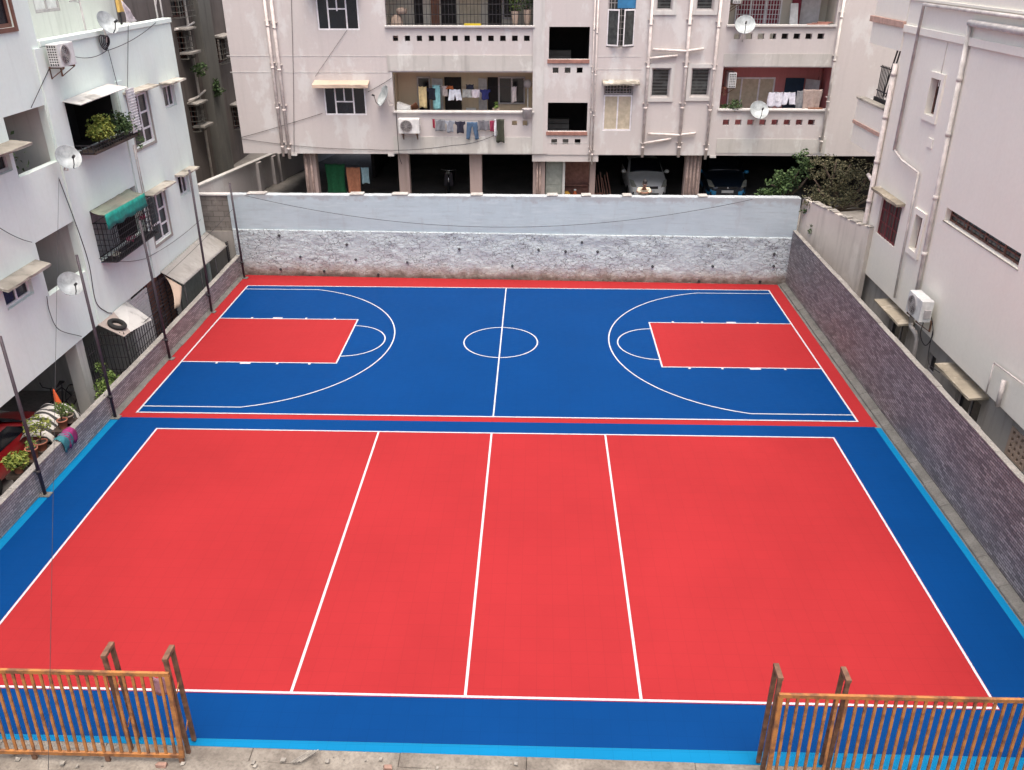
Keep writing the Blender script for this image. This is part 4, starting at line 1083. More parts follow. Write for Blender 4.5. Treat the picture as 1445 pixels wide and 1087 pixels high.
m.tube([RT(yp,-.09,1.6), RT(yp,-.05,1.45), RT(yp-.25,.0,1.36), RT(yp-.32,.05,1.2), RT(yp-.32,.1,-.35)], .065, 12); m.build('downpipe', 'pipe_grey', rb)
yq = rf(1300,30)[0]-.2
m = MB(); m.tube([RT(2,-.1,10.0), RT(yq,-.1,10.0), RT(*(lambda q: (q[0], -.09, q[1]))(rf(1262,212,-.09)))], .05, 10); m.tube([RT(*(lambda q: (q[0], -.09, q[1]))(rf(u,v,-.09))) for u, v in ((1262,212),(1272,226),(1296,244),(1286,293),(1262,420))], .035, 10); m.build('downpipe', 'pipe_grey', rb)
m = MB(); m.tube([RT(YE-.02,-.1,rf(1268,90)[1]), RT(YE-.02,-.1,.9), RT(YE-.02,0,.3), RT(YE-.02,0,-.35)], .075, 10)
for z in (7.9,6.6,5.2,3.9,2.4,1.4): m.tube([RT(YE-.02,-.1,z), RT(YE-.02,-.1,z+.1)], .09, 10)
m.build('downpipe', 'pipe', rb)
m = MB(); zz = 4.6; m.tube([RT(YE+.03,-.12,4.62), RT(YE+.45,-.12,4.72)], .06, 10); m.build('branch_pipe', 'pipe', rb)
rpipe([(1403,512),(1445,543)], .02, joints=False); rpipe([(1403,512),(1391,556)], .02, joints=False); rpipe([(1417,537),(1407,574)], .055, 'pipe', joints=False)
m = MB(); p = rf(1313,202); m.tbox(RT, p[0]-.16, p[0]+.16, -.03, -.001, p[1]-.13, p[1]+.13); m.build('junction_box', 'right_pink', rb, bevel=.006)
m = MB(); yc = rf(1338,60)[0]; m.tbox(RT, yc-.015, yc+.015, -.02, -.001, 8.0, 9.15); m.build('conduit', 'pipe_grey', rb)

# iron shoe-rack like railing on the right balcony
t = thing('iron_stand', 'black iron stand with slanting bars on the right hand balcony', 'stand', (RX+.4, 15.5, zt-1.05))
m = MB(); q0, q1 = onx(1246, 140, RX+.4), onx(1266, 68, RX+.4)
for i in range(6):
    y = 15.75-.13*i; m.bar((RX+.4,y,zt-1.05),(RX+.4,y,zt+1.15),.025)
for z in (zt-.9, zt+.35, zt+1.1): m.bar((RX+.38,15.82,z),(RX+.38,14.6,z),.03)
m.build('rail', 'iron', t)
m = MB(); m.bar((RX+.43,15.3,zt+.2),(RX+.43,14.75,zt+1.75),.04); m.bar((RX+.46,15.1,zt+.2),(RX+.46,14.6,zt+1.75),.04); m.build('slanted_bar', 'iron', t)
B('base_panel', 'iron', t, (RX+.30,RX+.36,14.7,15.75,zt-1.05,zt+.15))

# ================================================================== POLES
def pole(ub, vb, ut, vt, label, k):
    b = onz(ub, vb, 0); tp = ony(ut, vt, b.y)
    t = thing('net_pole', label, 'pole', (b.x, b.y, 0), 'net poles along the low left wall')
    MB().tube([(b.x,b.y,0),(tp.x,tp.y,tp.z)], [.042,.036], 10).build('post', 'pole', t)
    m = MB(); m.box(b.x-.12, b.x+.14, b.y-.1, b.y+.1, -.0, .035); m.build('base_plate', 'kerb', t, bevel=.012)
    m = MB(); m.tube([(b.x-.02,b.y,.65),(b.x-.12,b.y,.66),(b.x-.17,b.y,.70)], .02, 6); m.tube([(b.x,b.y,.6),(b.x,b.y,.7)], .055, 10); m.build('clamp', 'iron', t)
pole(64,699,0,475,'thick dark pole nearest the camera on the left, bare all along',0)
pole(163,590,108,360,'dark pole standing where the red basketball border meets the cyan strip',1)
pole(240,507,197,312,'dark pole standing below the green tarpaulin awning',2)
pole(299,441,267,240,'dark pole standing in front of the lean to roof',3)
pole(345,393,324,258,'dark pole in the far left corner by the whitewashed wall',4)

# ================================================================== GATES
def gate(x0, x1, yb, yt, zb, zt_, label, end):
    t = thing('sliding_gate', label, 'gate', ((x0+x1)/2, yb, .04))
    G = lambda x, z: Vector((x, yb + (yt-yb)*(z-zb)/(zt_-zb), z))
    m = MB(); m.bar(G(x0,zt_), G(x1,zt_), .045, .07); m.build('top_rail', 'rust', t, bevel=.004)
    m = MB(); m.bar(G(x0,zb), G(x1,zb), .045, .07); m.build('bottom_rail', 'rust', t, bevel=.004)
    for xe in (x0+.03, x1-.03):
        m = MB(); m.bar(G(xe,zb+.036), G(xe,zt_-.036), .07, .045, up=(0,1,0)); m.build('end_stile', 'rust', t)
    n = int((x1-x0)/.139); b0 = None
    for i in range(1, n):
        x = x0 + (x1-x0)*i/n
        m = MB(); m.bar(G(x,zb+.036), G(x,zt_-.036), .042, .024, up=(0,1,0)); m.build('bar', 'rust', t)
    k = max(2, int((x1-x0)/1.0))
    for i in range(k+1):
        x = x0+.06 + (x1-x0-.12)*i/k; m = MB(); m.box(x-.035, x+.035, yb-.02, yb+.02, .04, zb-.036); m.build('foot', 'rust_dark', t)
    return t
gate(-7.9, -4.27, -5.93, -5.80, .19, 1.78, 'rusty orange barred gate at the lower left corner of the photo', 1)
gate(4.70, 9.2, -6.06, -5.96, .19, 1.79, 'rusty orange barred gate at the lower right corner of the photo', -1)
def uframe(x, yr, yf, h, label, dx=0):
    t = thing('gate_frame', label, 'frame', (x, (yr+yf)/2, .03), 'upright guide frames beside the gates')
    for y in (yr, yf):
        m = MB(); m.bar((x,y,.03),(x,y,h-.03), .065, .05, up=(0,1,0)); m.build('leg', 'rust_dark', t, bevel=.004)
    m = MB(); m.box(x-.04, x+.04, yf-.03, yr+.03, h-.03, h+.03); m.build('cross_piece', 'rust_dark', t, bevel=.004)
    m = MB()
    for z in (.55, 1.35): m.bar((x+.03,yf+.03,z-.06),(x+.03,(yf*.4+yr*.6),z+.05), .016)
    m.build('brace', 'rust', t)
uframe(-4.30, -5.50, -5.74, 2.02, 'brown upright frame at the end of the lower left gate')
uframe(-5.24, -5.46, -5.70, 2.02, 'brown upright frame behind the middle of the lower left gate')
uframe(4.70, -5.66, -5.89, 2.06, 'brown upright frame at the end of the lower right gate')
uframe(5.68, -5.66, -5.87, 2.02, 'brown upright frame behind the bars of the lower right gate')
# rag tied behind the left gate
P = [[Vector((-4.62+.05*j+.02*math.sin(i), -5.72, 1.62-.09*i+.02*math.sin(j*2))) for j in range(6)] for i in range(5)]
tag(MB().grid(P).build('rag', cloth_mat((.42,.22,.27)), solid=.008), 'pale pink rag hanging behind the end of the left gate', 'cloth')
# rubble
for (u, v, s, mt, lab) in ((548,1082,.075,'brickred','small red brick fragment lying on the front cement ground'),(228,1078,.085,'brickred','broken reddish brick under the end of the left gate')):
    p = onz(u, v, .1); m = MB(); m.box(p.x-s, p.x+s*.9, p.y-s*.5, p.y+s*.5, .03, .03+s*.9)
    for v_ in m.bm.verts: v_.co += Vector((random.uniform(-.02,.02), random.uniform(-.02,.02), random.uniform(-.02,.02)))
    tag(m.build('brick_fragment', mt, bevel=.015), lab, 'brick')
p = onz(425, 1070, .08); m = MB()
for i in range(4): m.bar((p.x-.14+.05*i, p.y-.1, .09+.01*i), (p.x+.10+.05*i, p.y+.12, .10+.01*i), .02, .012)
tag(m.build('wood_scrap', 'debris'), 'pale wooden scraps lying on the front cement step', 'scrap')
m = MB()
for i in range(320):
    x, y = random.uniform(-9, 8), random.uniform(-8.6, -5.75); s = random.uniform(.008, .035)
    m.hexa([Vector((x,y,.05)) + Vector((a*s*random.uniform(.6,1.2), b*s*random.uniform(.6,1.2), c*s*random.uniform(.6,1.1))) for a,b,c in ((-1,-1,0),(1,-1,0),(1,1,0),(-1,1,0),(-1,-1,1),(1,-1,1),(1,1,1),(-1,1,1))])
o = m.build('gravel', 'debris', None, off=(0,0,0)); o['kind'] = 'stuff'; o['label'] = 'loose gravel and crumbs on the front cement ground'

# ================================================================== DISHES
def dish(loc, rz, label, dia=.8, elev=38, wall=(0,.35,-.15)):
    t = thing('satellite_dish', label, 'satellite dish', (0,0,0), 'satellite dishes on the buildings', world=False)
    e = Matrix.Rotation(RAD(90-elev), 3, 'X')           # axis tilts from +z towards -y
    r = dia/2; pr = [(r*i/9, .32*r*(i/9)**2) for i in range(10)]; pr[0] = (.004, 0)
    m = MB(); m.lathe(pr + [(r*1.02,.33*r),(r*1.0,.30*r)] + [(a, z-.014) for a, z in pr[::-1]], (0,0,0), 28, e, close=False); m.build('reflector', 'dish', t)
    ax = e @ Vector((0,0,1)); dn = e @ Vector((0,-1,0))
    dn = e @ Vector((0,1,0)); dn = dn if dn.z < 0 else -dn
    f = ax*dia*.55 + dn*.12
    m = MB(); m.tube([dn*r*.95+ax*.1, dn*r*.8+ax*dia*.35, f], .014, 6); m.build('feed_arm', 'black', t)
    m = MB(); m.tube([f-ax*.02, f+ax*.09], .035, 8); m.build('feed_horn', 'black', t)
    w = Vector(wall); m = MB(); m.tube([-ax*.02, -ax*.1+Vector((0,.05,-.05)), w*.6, w], .02, 6); m.tube([-ax*.06, Vector((0,.12,-.32)), w], .014, 6); m.build('mount', 'pipe_grey', t)
    t.location = loc; t.rotation_euler = (0,0,rz); return t
p = onx(95,224,LX+.42); dish(p, RAD(52), 'white satellite dish on the left block beside the upper open balcony', .64, 32, (0,.35,-.35))
p = onx(98,402,LX+.42); dish(p, RAD(52), 'white satellite dish on the left block beside the lower open balcony', .64, 32, (0,.35,-.35))
p = onx(149,34,LX+.25); dish(p, RAD(70), 'grey satellite dish on the roof parapet of the left block', .66, 28, (0,.1,-.5))
p = ony(544,137,PY-.3); dish(p, RAD(-62), 'satellite dish seen side on beside the left laundry balcony', .82, 25, (0,.35,-.3))
p = ony(1051,37,PY-.35); dish(p, RAD(-8), 'grey satellite dish on the upper right pink balcony parapet', .72, 35, (0,.34,-.55))
p = ony(1070,157,PY-.35); dish(p, RAD(8), 'grey satellite dish on the lower right pink balcony parapet', .72, 35, (0,.34,-.5))

# ================================================================== AC UNITS
def ac(loc, rz, label):
    t = thing('ac_unit', label, 'air conditioner', (0,0,0), 'outdoor air conditioner units', world=False)
    w, h, d = .82, .56, .30
    B('casing', 'white_metal', t, (-w/2, w/2, -d/2, d/2, 0, h), bevel=.015)
    m = MB(); rx = Matrix.Rotation(PI/2, 3, 'X'); c = (-.10, -d/2-.004, h/2)
    m.lathe([(.235,0),(.245,.012),(.235,.02),(.225,.012),(.235,0)], c, 28, rx, close=False)
    for r in (.05,.09,.13,.17,.205): m.lathe([(r,.004),(r+.006,.01),(r,.016),(r-.006,.01),(r,.004)], c, 24, rx, close=False)
    for k in range(8): a = k*PI/4; m.bar((c[0],c[1]-.01,c[2]),(c[0]+.235*math.cos(a),c[1]-.01,c[2]+.235*math.sin(a)),.006)
    m.build('fan_guard', 'frame_grey', t)
    m = MB(); m.lathe([(.003,.001),(.22,.001),(.22,.003),(.003,.003)], c, 28, rx)
    m.build('fan_opening', 'black', t)
    m = MB(); m.box(-w/2-.012, -w/2-.001, -d/2+.03, d/2-.03, .04, h-.04, 0); m.build('coil_panel', 'black', t)
    m = MB()
    for k in range(1, 8): z = .04+(h-.08)*k/8; m.box(-w/2-.02, -w/2-.0125, -d/2+.02, d/2-.02, z-.012, z+.012)
    for k in range(5): y = -d/2+.03+(d-.06)*k/4; m.box(-w/2-.028, -w/2-.0205, y-.008, y+.008, .03, h-.03)
    m.build('coil_grid', 'white_metal', t)
    m = MB(); m.box(w/2+.001, w/2+.04, -.06, .10, .12, .34); m.build('valve_cover', 'frame_grey', t, bevel=.01)
    for sx in (-.28, .28):
        m = MB(); m.bar((sx,-d/2,-.02),(sx,d/2+.12,-.02),.04); m.bar((sx,d/2+.10,-.04),(sx,d/2+.10,-.3),.035); m.bar((sx,-d/2+.02,-.04),(sx,d/2+.08,-.28),.02); m.build('bracket', 'rust_dark', t)
    t.location = loc; t.rotation_euler = (0,0,rz); return t
p = onx(92, 93, LX+.3); ac((LX+.30, 8.3, 8.72), RAD(90), 'white outdoor AC unit below the roof parapet of the left block')
p = pf(578, 188, -.3); ac((p[0], PY-.28, p[1]), 0, 'white outdoor AC unit under the ledge of the left laundry balcony')
p = pf(1030, 123, .35); ac((p[0], PY+.45, p[1]), RAD(90), 'AC unit with black slotted side in the salmon balcony')
p = pf(1038, 5, .3); ac((p[0], PY+.45, p[1]), RAD(90), 'AC unit at the top edge above the upper right pink balcony')
ac((RX-.33, 7.75, 2.12), RAD(-90), 'white outdoor AC unit on the wall of the right hand house').scale = (1.15, 1.1, 1.12)
q = [Vector((RX-.30,7.5,2.45)), Vector((RX-.15,7.35,2.3)), Vector((RX-.05,7.2,1.8)), Vector((RX-.05,7.45,1.35)), Vector((RX-.05,7.9,1.5)), Vector((RX-.05,7.85,2.1))]
cable(q, .018, 'black cable loop hanging below the AC unit on the right hand house', n=1)
q = [Vector((RX-.05,7.25,1.9)), Vector((RX-.04,7.2,1.2)), Vector((RX-.02,7.0,.95)), Vector((RX+.1,6.6,.9))]
cable(q, .016, 'dark cable dropping from the AC unit towards the ground floor shade', n=1)

# ================================================================== LAUNDRY
def garment(u0, v0, u1, v1, y, kind, c, label, group, name='garment'):
    p, q = ony(u0, v0, y), ony(u1, v1, y); w, h = q.x-p.x, p.z-q.z; cx = (p.x+q.x)/2
    n = 12; m = MB(); sd = random.uniform(0, 9)
    def W(t):
        if kind == 'tee': return 1.0 if t < .32 else .66 + .04*math.sin(t*9)
        if kind == 'shorts': return .78 + .22*t
        if kind == 'trousers': return .8 + .16*t
        if kind == 'towel': return 1 - .06*t
        return .94 + .06*math.sin(t*5+sd)
    def gap(t):
        if kind == 'shorts': return 0 if t < .5 else .16*(t-.4)
        if kind == 'trousers': return 0 if t < .3 else .28*(t-.2)
        return 0
    for s in (-1, 1):
        P = []
        for i in range(n+1):
            t = i/n; row = []; hw = W(t)*w/2; g = gap(t)*w
            for j in range(7):
                f = j/6; x = cx + s*(g + (hw-g)*f)
                zz = p.z - h*t + (.03*h*math.sin(x*25+sd) if i == n else 0) - (.02*math.sin(PI*f)*(1-t))
                row.append((x, y + .035*math.sin(x*19+sd)*(.3+t) + .01*math.sin(x*43+t*6), zz))
            P.append(row)
        m.grid(P)
    bmesh.ops.remove_doubles(m.bm, verts=m.bm.verts[:], dist=1e-4)
    return tag(m.build(name, cloth_mat(c), solid=.012), label, 'laundry', group)
GU, GL, GR = 'laundry on the upper line of the left balcony', 'laundry hung over the left balcony parapet', 'laundry in the salmon balcony'
navy = (.012,.016,.045)
yU = PY + .5
for a in ((590,122,603,152,'towel',(.62,.50,.26),'pale yellow towel hanging at the left of the upper balcony line'),
          (602,124,617,141,'tee',(.015,.018,.03),'black shirt beside the pale yellow towel'),
          (610,120,622,155,'towel',(.22,.48,.50),'light turquoise towel hanging beside the black shirt'),
          (624,121,632,136,'cloth',(.40,.35,.33),'small greyish cloth right of the turquoise towel'),
          (629,121,640,126,'cloth',(.35,.10,.03),'small orange brown cloth peeping behind the white shorts'),
          (632,126,652,142,'shorts',(.72,.76,.82),'white shorts on the upper balcony line'),
          (652,126,666,138,'cloth',(.36,.38,.36),'grey cloth between white shorts and pale cloth'),
          (665,126,677,138,'cloth',(.66,.62,.66),'pale lilac cloth beside the navy top'),
          (677,126,692,141,'tee',(.02,.025,.12),'navy blue top at the right of the upper balcony line'),
          (657,119,669,126,'cloth',(.02,.025,.045),'dark bundled cloth above the grey cloth'),
          (722,122,729,144,'cloth',(.42,.38,.38),'pale striped cloth hanging before the right balcony window')):
    garment(*a[:4], yU, a[4], a[5], a[6], GU)
yL = PY - .16
for a in ((610,168,614,181,'cloth',(.30,.03,.06),'narrow crimson cloth at the left end of the parapet laundry'),
          (614,169,629,185,'cloth',(.17,.18,.20),'plain grey cloth beside the crimson one on the parapet'),
          (628,170,642,187,'tee',(.24,.26,.30),'light grey top hung on the parapet'),
          (642,171,657,188,'tee',(.022,.022,.04),'black navy top beside the blue jeans'),
          (657,172,676,197,'trousers',(.06,.11,.19),'blue denim jeans hung on the parapet'),
          (674,170,691,184,'cloth',(.15,.15,.17),'dark grey towel right of the jeans'),
          (691,170,698,186,'cloth',(.25,.03,.07),'maroon cloth right of the dark grey towel'),
          (697,168,702,193,'cloth',(.66,.68,.72),'thin white cloth beside the olive trousers'),
          (700,168,712,201,'cloth',(.045,.05,.035),'long dark olive trousers at the right of the parapet laundry')):
    garment(*a[:4], yL, a[4], a[5], a[6], GL)
for (y, u0, u1, v0, v1, lab) in ((yU,590,742,121,121,'thin clothes line across the left laundry balcony'), (yL,608,713,168,168,'thin clothes line along the outside of the left balcony parapet')):
    p, q = ony(u0, v0, y), ony(u1, v1, y); q.z = p.z; cable([p, q], .007, lab, .05, name='clothes_line')
yR = PY + .4
for a in ((1084,130,1103,151,'cloth',(.72,.72,.80),'white sheet at the left of the salmon balcony line'),
          (1091,130,1103,143,'cloth',(.76,.76,.82),'short white cloth over the white sheet'),
          (1104,130,1122,148,'shorts',(.76,.77,.85),'white shorts before the dark blue doorway'),
          (1125,128,1136,157,'cloth',(.34,.35,.36),'grey cloth beside the brown blanket')):
    garment(*a[:4], yR, a[4], a[5], a[6], GR)
garment(1134,126,1156,158, PY+.15,'cloth',(.36,.29,.26),'thick taupe blanket at the right of the salmon balcony', GR, 'blanket')
p, q = ony(1083,130,yR), ony(1157,126,yR); q.z = p.z; cable([p, q], .007, 'thin clothes line in the salmon balcony', .03, name='clothes_line')
# cloths in the parking
garment(458,231,490,274, PY+.9,'cloth',(.008,.09,.035),'large dark green cloth hanging in the parking', 'cloths drying in the parking', 'cloth')
garment(488,236,511,278, PY+.7,'cloth',(.34,.14,.08),'patterned orange brown cloth beside the green one', 'cloths drying in the parking', 'cloth')
garment(509,236,522,259, PY+.75,'cloth',(.22,.34,.38),'pale blue cloth right of the orange brown cloth', 'cloths drying in the parking', 'cloth')
p, q = ony(456,231,PY+.8), ony(530,236,PY+.8); cable([p, q], .008, 'thin clothes line in the parking', 0, name='clothes_line')
# white boards, plank on the upper right balcony
m = MB(); a0, z0 = pf(1115, 36, .6); m.hexa([PT(a0,.5,z0-1),PT(a0+.35,.5,z0-1),PT(a0+.35,.6,z0-1),PT(a0,.6,z0-1),PT(a0,.9,z0+.75),PT(a0+.28,.9,z0+.75),PT(a0+.28,1,z0+.75),PT(a0,1,z0+.75)])
tag(m.build('board', 'white_metal'), 'white board leaning inside the upper right pink balcony', 'board')
p = pf(1157,38,.1); m = MB()
for i in range(3): m.tbox(PT, p[0]-.5+.2*i, p[0]+.25+.1*i, .0+.05*i, .13+.05*i, b4[2]+.072+.03*i, b4[2]+.1+.03*i)
tag(m.build('plank_stack', 'brown_sill'), 'brown planks lying on the upper right balcony ledge', 'planks')
p = pf(1150,157,.1); m = MB(); m.tbox(PT, p[0]-.3, p[0]+.25, .0, .14, b3[2]+.072, b3[2]+.11); tag(m.build('plank_stack', 'door_brown'), 'short board lying on the salmon balcony ledge below the blanket', 'planks')
# junk on the left balcony ledge
p = pf(567,155,.1); t = thing('carton', 'tipped brown carton on the left end of the laundry balcony', 'box', (p[0], PY+.45, b1[2]-.4))
m = MB(); m.hexa([(p[0]-.28,PY+.3,b1[2]-.4),(p[0]+.25,PY+.3,b1[2]-.4),(p[0]+.25,PY+.65,b1[2]-.4),(p[0]-.28,PY+.65,b1[2]-.4),(p[0]-.2,PY+.25,b1[2]+.35),(p[0]+.32,PY+.3,b1[2]+.18),(p[0]+.32,PY+.6,b1[2]+.18),(p[0]-.2,PY+.6,b1[2]+.35)]); m.build('box', 'white_metal', t)
m = MB(); m.plate([(p[0]+.33,PY+.3,b1[2]+.2),(p[0]+.55,PY+.3,b1[2]+.35),(p[0]+.62,PY+.62,b1[2]+.1),(p[0]+.36,PY+.6,b1[2]-.05)], .02); m.build('flap', 'door_brown', t)
# lamp on the right of the left balcony
a, z = pf(745,118,.8); t = thing('pedestal_fan', 'white pedestal fan at the right end of the laundry balcony', 'fan', (a, PY+.8, b1[2]-1.05))
m = MB(); m.tube([(a,PY+.8,b1[2]-1.0),(a,PY+.8,z-.1)], .025, 8); m.build('stand', 'white_metal', t)
m = MB(); m.lathe([(.003,0),(.16,.02),(.17,.06),(.12,.12),(.003,.13)], (a,PY+.78,z), 18, Matrix.Rotation(PI/2,3,'X')); m.build('head', 'frame_grey', t)
m = MB(); m.lathe([(.02,0),(.2,0),(.2,.04),(.02,.05)], (a,PY+.8,b1[2]-1.05), 16); m.build('base', 'white_metal', t)
p = pf(744,163,-.12); m = MB(); m.lathe([(.16,-.1),(.2,.25),(.21,.27),(.17,.25),(.14,-.08)], (p[0],PY-.2,p[1]), 14); m.tbox(PT, p[0]-.02,p[0]+.02,-.2,-.02,p[1]+.2,p[1]+.24)
tag(m.build('bucket', 'frame_grey'), 'grey tub hanging on the right end of the laundry balcony parapet', 'bucket')
# upper left balcony junk
p = pf(560,33,.35); m = MB(); m.lathe([(.22,-.5),(.26,-.1),(.2,.2),(.12,.3)], (p[0],PY+.4,p[1]), 12); m.lathe([(.12,.3),(.2,.36),(.22,.5),(.05,.55)], (p[0]+.2,PY+.4,p[1]), 12)
tag(m.build('sack', 'pot_grey'), 'brown sack and bundle behind the upper left balcony grille', 'sack')
p = pf(667,38.5,.0); m = MB(); m.tbox(PT, p[0]-.32, p[0]+.32, -.05, .04, b2[2]+.072, b2[2]+.14); tag(m.build('tray', simple('yellow_plastic', (.55,.42,.03), .5)), 'yellow tray on the upper left balcony ledge', 'tray')

# ================================================================== PLANTS
def blob_leaves(m, c, rx, ry, rz, n, size, up=.3, hollow=.35):
    c = Vector(c)
    for _ in range(n):
        d = Vector((random.gauss(0,1), random.gauss(0,1), random.gauss(0,1))).normalized(); r = random.uniform(hollow, 1)**.6
        m.leaf(c + Vector((d.x*rx*r, d.y*ry*r, d.z*rz*r)), size, 0, up)
def clumps(m, c, rx, ry, rz, k, per, size, cr=.3):
    c = Vector(c); out = []
    for _ in range(k):
        d = Vector((random.gauss(0,1), random.gauss(0,1), random.gauss(0,1))).normalized()*random.uniform(.3,1)
        q = c + Vector((d.x*rx, d.y*ry, d.z*rz)); out.append(q); s = cr*random.uniform(.6,1.3)
        blob_leaves(m, q, s, s, s*.7, per, size)
    return out
def potted(loc, label, pot='terracotta', pr=.125, ph=.24, leaf='leaf_mid', fr=(.25,.25,.25), n=160, size=.07, stem=.2, group='potted plants along the low left wall', fz=None):
    x, y, z = loc; t = thing('potted_plant', label, 'plant', loc, group)
    m = MB(); m.lathe([(pr*.68,0),(pr*.95,ph*.85),(pr*1.06,ph*.85),(pr*1.08,ph),(pr*.95,ph),(pr*.9,ph*.88)], loc, 18, close=False); m.lathe([(.002,.01),(pr*.68,.01)], loc, 18, close=False); m.build('pot', pot, t)
    m = MB(); m.lathe([(.002,ph*.86),(pr*.91,ph*.86)], loc, 18, close=False); m.build('soil', 'soil', t)
    m = MB(); tips = []
    for k in range(5):
        a = random.uniform(0, 2*PI); q = Vector((x+fr[0]*.6*math.cos(a), y+fr[1]*.6*math.sin(a), z+ph+stem+fr[2]*random.uniform(.2,.9)))
        m.tube([(x,y,z+ph*.85), Vector((x,y,z+ph+stem*.5)).lerp(q,.3), q], [.012,.009,.004], 5); tips.append(q)
    m.build('stem', 'wood', t)
    m = MB(); blob_leaves(m, (x,y,z+ph+stem+fr[2]*.4), *fr, n, size, hollow=.1)
    for q in tips: blob_leaves(m, q, fr[0]*.4, fr[1]*.4, fr[2]*.4, n//8, size)
    m.build('foliage', leaf, t)
def wt_(u, v, z=.70): return onz(u, v, z)
def at_wall(u, v): 
    p = onz(u, v, .56); x, y = max(-11.0, min(-10.82, p.x)), p.y
    B('pot_shelf', 'soil', LEDGE_WALL, (x-.22, -10.612, y-.22, y+.22, .36, .44), (x-.2, x-.12, y-.04, y+.04, -.7, .36)); return (x, y, .44)
potted(at_wall(87,598), 'sparse plant in a terracotta pot on the wall right of the striped cover', n=70, fr=(.16,.16,.22), size=.07, stem=.22)
potted(at_wall(96,590), 'bushy green plant in a dull pot beside the orange umbrella', 'pot_grey', .13, .22, n=150, fr=(.22,.2,.15), size=.06, stem=.08)
potted(at_wall(55,628), 'tall yellowish plant in a wide terracotta pot before the striped cover', n=160, pr=.15, ph=.22, fr=(.42,.3,.3), leaf='leaf_lime', size=.08, stem=.3)
potted(at_wall(45,640), 'small plant in a rust red pot behind the nearest pole', n=50, pr=.14, ph=.28, fr=(.16,.16,.12), size=.06, stem=.05)
potted(at_wall(22,660), 'leafy variegated plant overflowing its pot at the near end of the wall', n=330, pr=.13, ph=.2, fr=(.3,.3,.22), leaf='leaf_lime', size=.1, stem=.02)
t = thing('shrub', 'yellow green shrub growing behind the low wall beside the iron enclosure', 'plant', (-11.1, 6.2, -.7))
m = MB()
for k in range(7): a = k*.9; m.tube([(-11.0,6.2,-.7),(-11.0+.2*math.cos(a),6.2+.3*math.sin(a),0),(-10.95+.2*math.cos(a),6.2+.5*math.sin(a),.5)], [.03,.02,.006], 5)
m.build('stem', 'wood', t); m = MB(); clumps(m, (-10.95,6.15,.45), .22, .65, .32, 24, 36, .09, .2); clumps(m, (-11.1,6.35,.95), .12, .25, .35, 7, 14, .07, .12); m.build('foliage', 'leaf_mid', t)
# plants in the upper cage
t = thing('balcony_plant', 'yellow green bush filling the left half of the upper caged balcony', 'plant', (LX+.28, 9.3, 6.44))
m = MB(); m.tube([(LX+.28,9.3,6.44),(LX+.3,9.3,6.8)], .03, 6); m.build('stem', 'wood', t)
m = MB(); clumps(m, (LX+.40,9.35,6.98), .22, .62, .34, 34, 44, .10, .2); m.build('foliage', 'leaf_lime', t)
t = thing('balcony_plant', 'dark green trailing plant in the right half of the upper caged balcony', 'plant', (LX+.28, 10.6, 6.44))
m = MB(); m.tube([(LX+.28,10.6,6.44),(LX+.3,10.6,6.8)], .03, 6); m.build('stem', 'wood', t)
m = MB(); clumps(m, (LX+.38,10.7,6.86), .2, .70, .32, 28, 34, .09, .2); clumps(m, (LX+.56,11.3,6.25), .05, .22, .4, 9, 12, .075, .1); m.build('foliage', 'leaf_dark', t)
t = thing('balcony_plant', 'climbing plant with round leaves in the upper open balcony on the left', 'plant', (LX-.5, 6.3, 5.5))
m = MB(); P = [(LX-.4,6.2,5.5),(LX-.3,6.0,6.4),(LX-.25,5.95,7.1),(LX-.3,5.85,7.4)]; m.tube(P, [.015,.012,.008,.004], 5); m.build('stem', 'wood', t)
m = MB()
for i in range(46): f = random.random(); p = Vector(P[1]).lerp(Vector(P[3]), f); m.leaf(p+Vector((random.gauss(0,.09),random.gauss(0,.16+.12*(1-f)),random.gauss(0,.05))), .16)
m.build('foliage', 'leaf_dark', t)
for (y, lab, c) in ((10.9,'pink flowers hanging in the right side of the lower cage',(.45,.02,.10)), (9.9,'pink and white flowers along the lower cage floor',(.55,.16,.24))):
    m = MB(); blob_leaves(m, (LX+.3, y, 3.55 if y < 10.5 else 3.95), .12, .3 if y < 10.5 else .12, .1, 60, .07); tag(m.build('flowers', cloth_mat(c)), lab, 'flowers')
m = MB(); blob_leaves(m, (LX+.3, 8.85, 3.42), .12, .2, .08, 50, .07); tag(m.build('flowers', cloth_mat((.6,.6,.5))), 'white flowers at the left of the lower cage floor', 'flowers')
# pink block plants
def bplant(u, v, d, rx, rz, n, leaf, label, pot=True, ph=.3):
    a, z = pf(u, v, d); loc = (a, PY+d, z); t = thing('potted_plant', label, 'plant', loc, 'potted plants on the pink balconies')
    m = MB(); m.lathe([(.1,0),(.15,ph),(.13,ph),(.12,ph*.9)], loc, 14, close=False); m.lathe([(.002,.01),(.1,.01)], loc, 14, close=False); m.build('pot', 'pot_grey', t)
    m = MB(); blob_leaves(m, (a, PY+d, z+ph+rz*.8), rx, .25, rz, n, .11, hollow=.1); m.build('foliage', leaf, t)
    m = MB(); m.tube([(a,PY+d,z+ph*.8),(a,PY+d,z+ph+rz*.8)], [.02,.008], 5); m.build('stem', 'wood', t)
bplant(744, 36, .35, .5, .5, 320, 'leaf_dark', 'large leafy plant at the right of the upper left balcony', ph=.55)
bplant(727, 36, .4, .32, .5, 170, 'leaf_mid', 'narrow leafy plant beside the large one on the upper left balcony', ph=.5)
bplant(1036, 158, .1, .28, .25, 150, 'leaf_dark', 'spiky dark plant at the left of the salmon balcony', ph=.05)
bplant(1021, 157, .3, .2, .14, 70, 'leaf_dark', 'low plant at the far left corner of the salmon balcony', ph=.05)
bplant(700, 160, .35, .09, .14, 40, 'leaf_mid', 'small potted plant on the laundry balcony ledge', ph=.2)

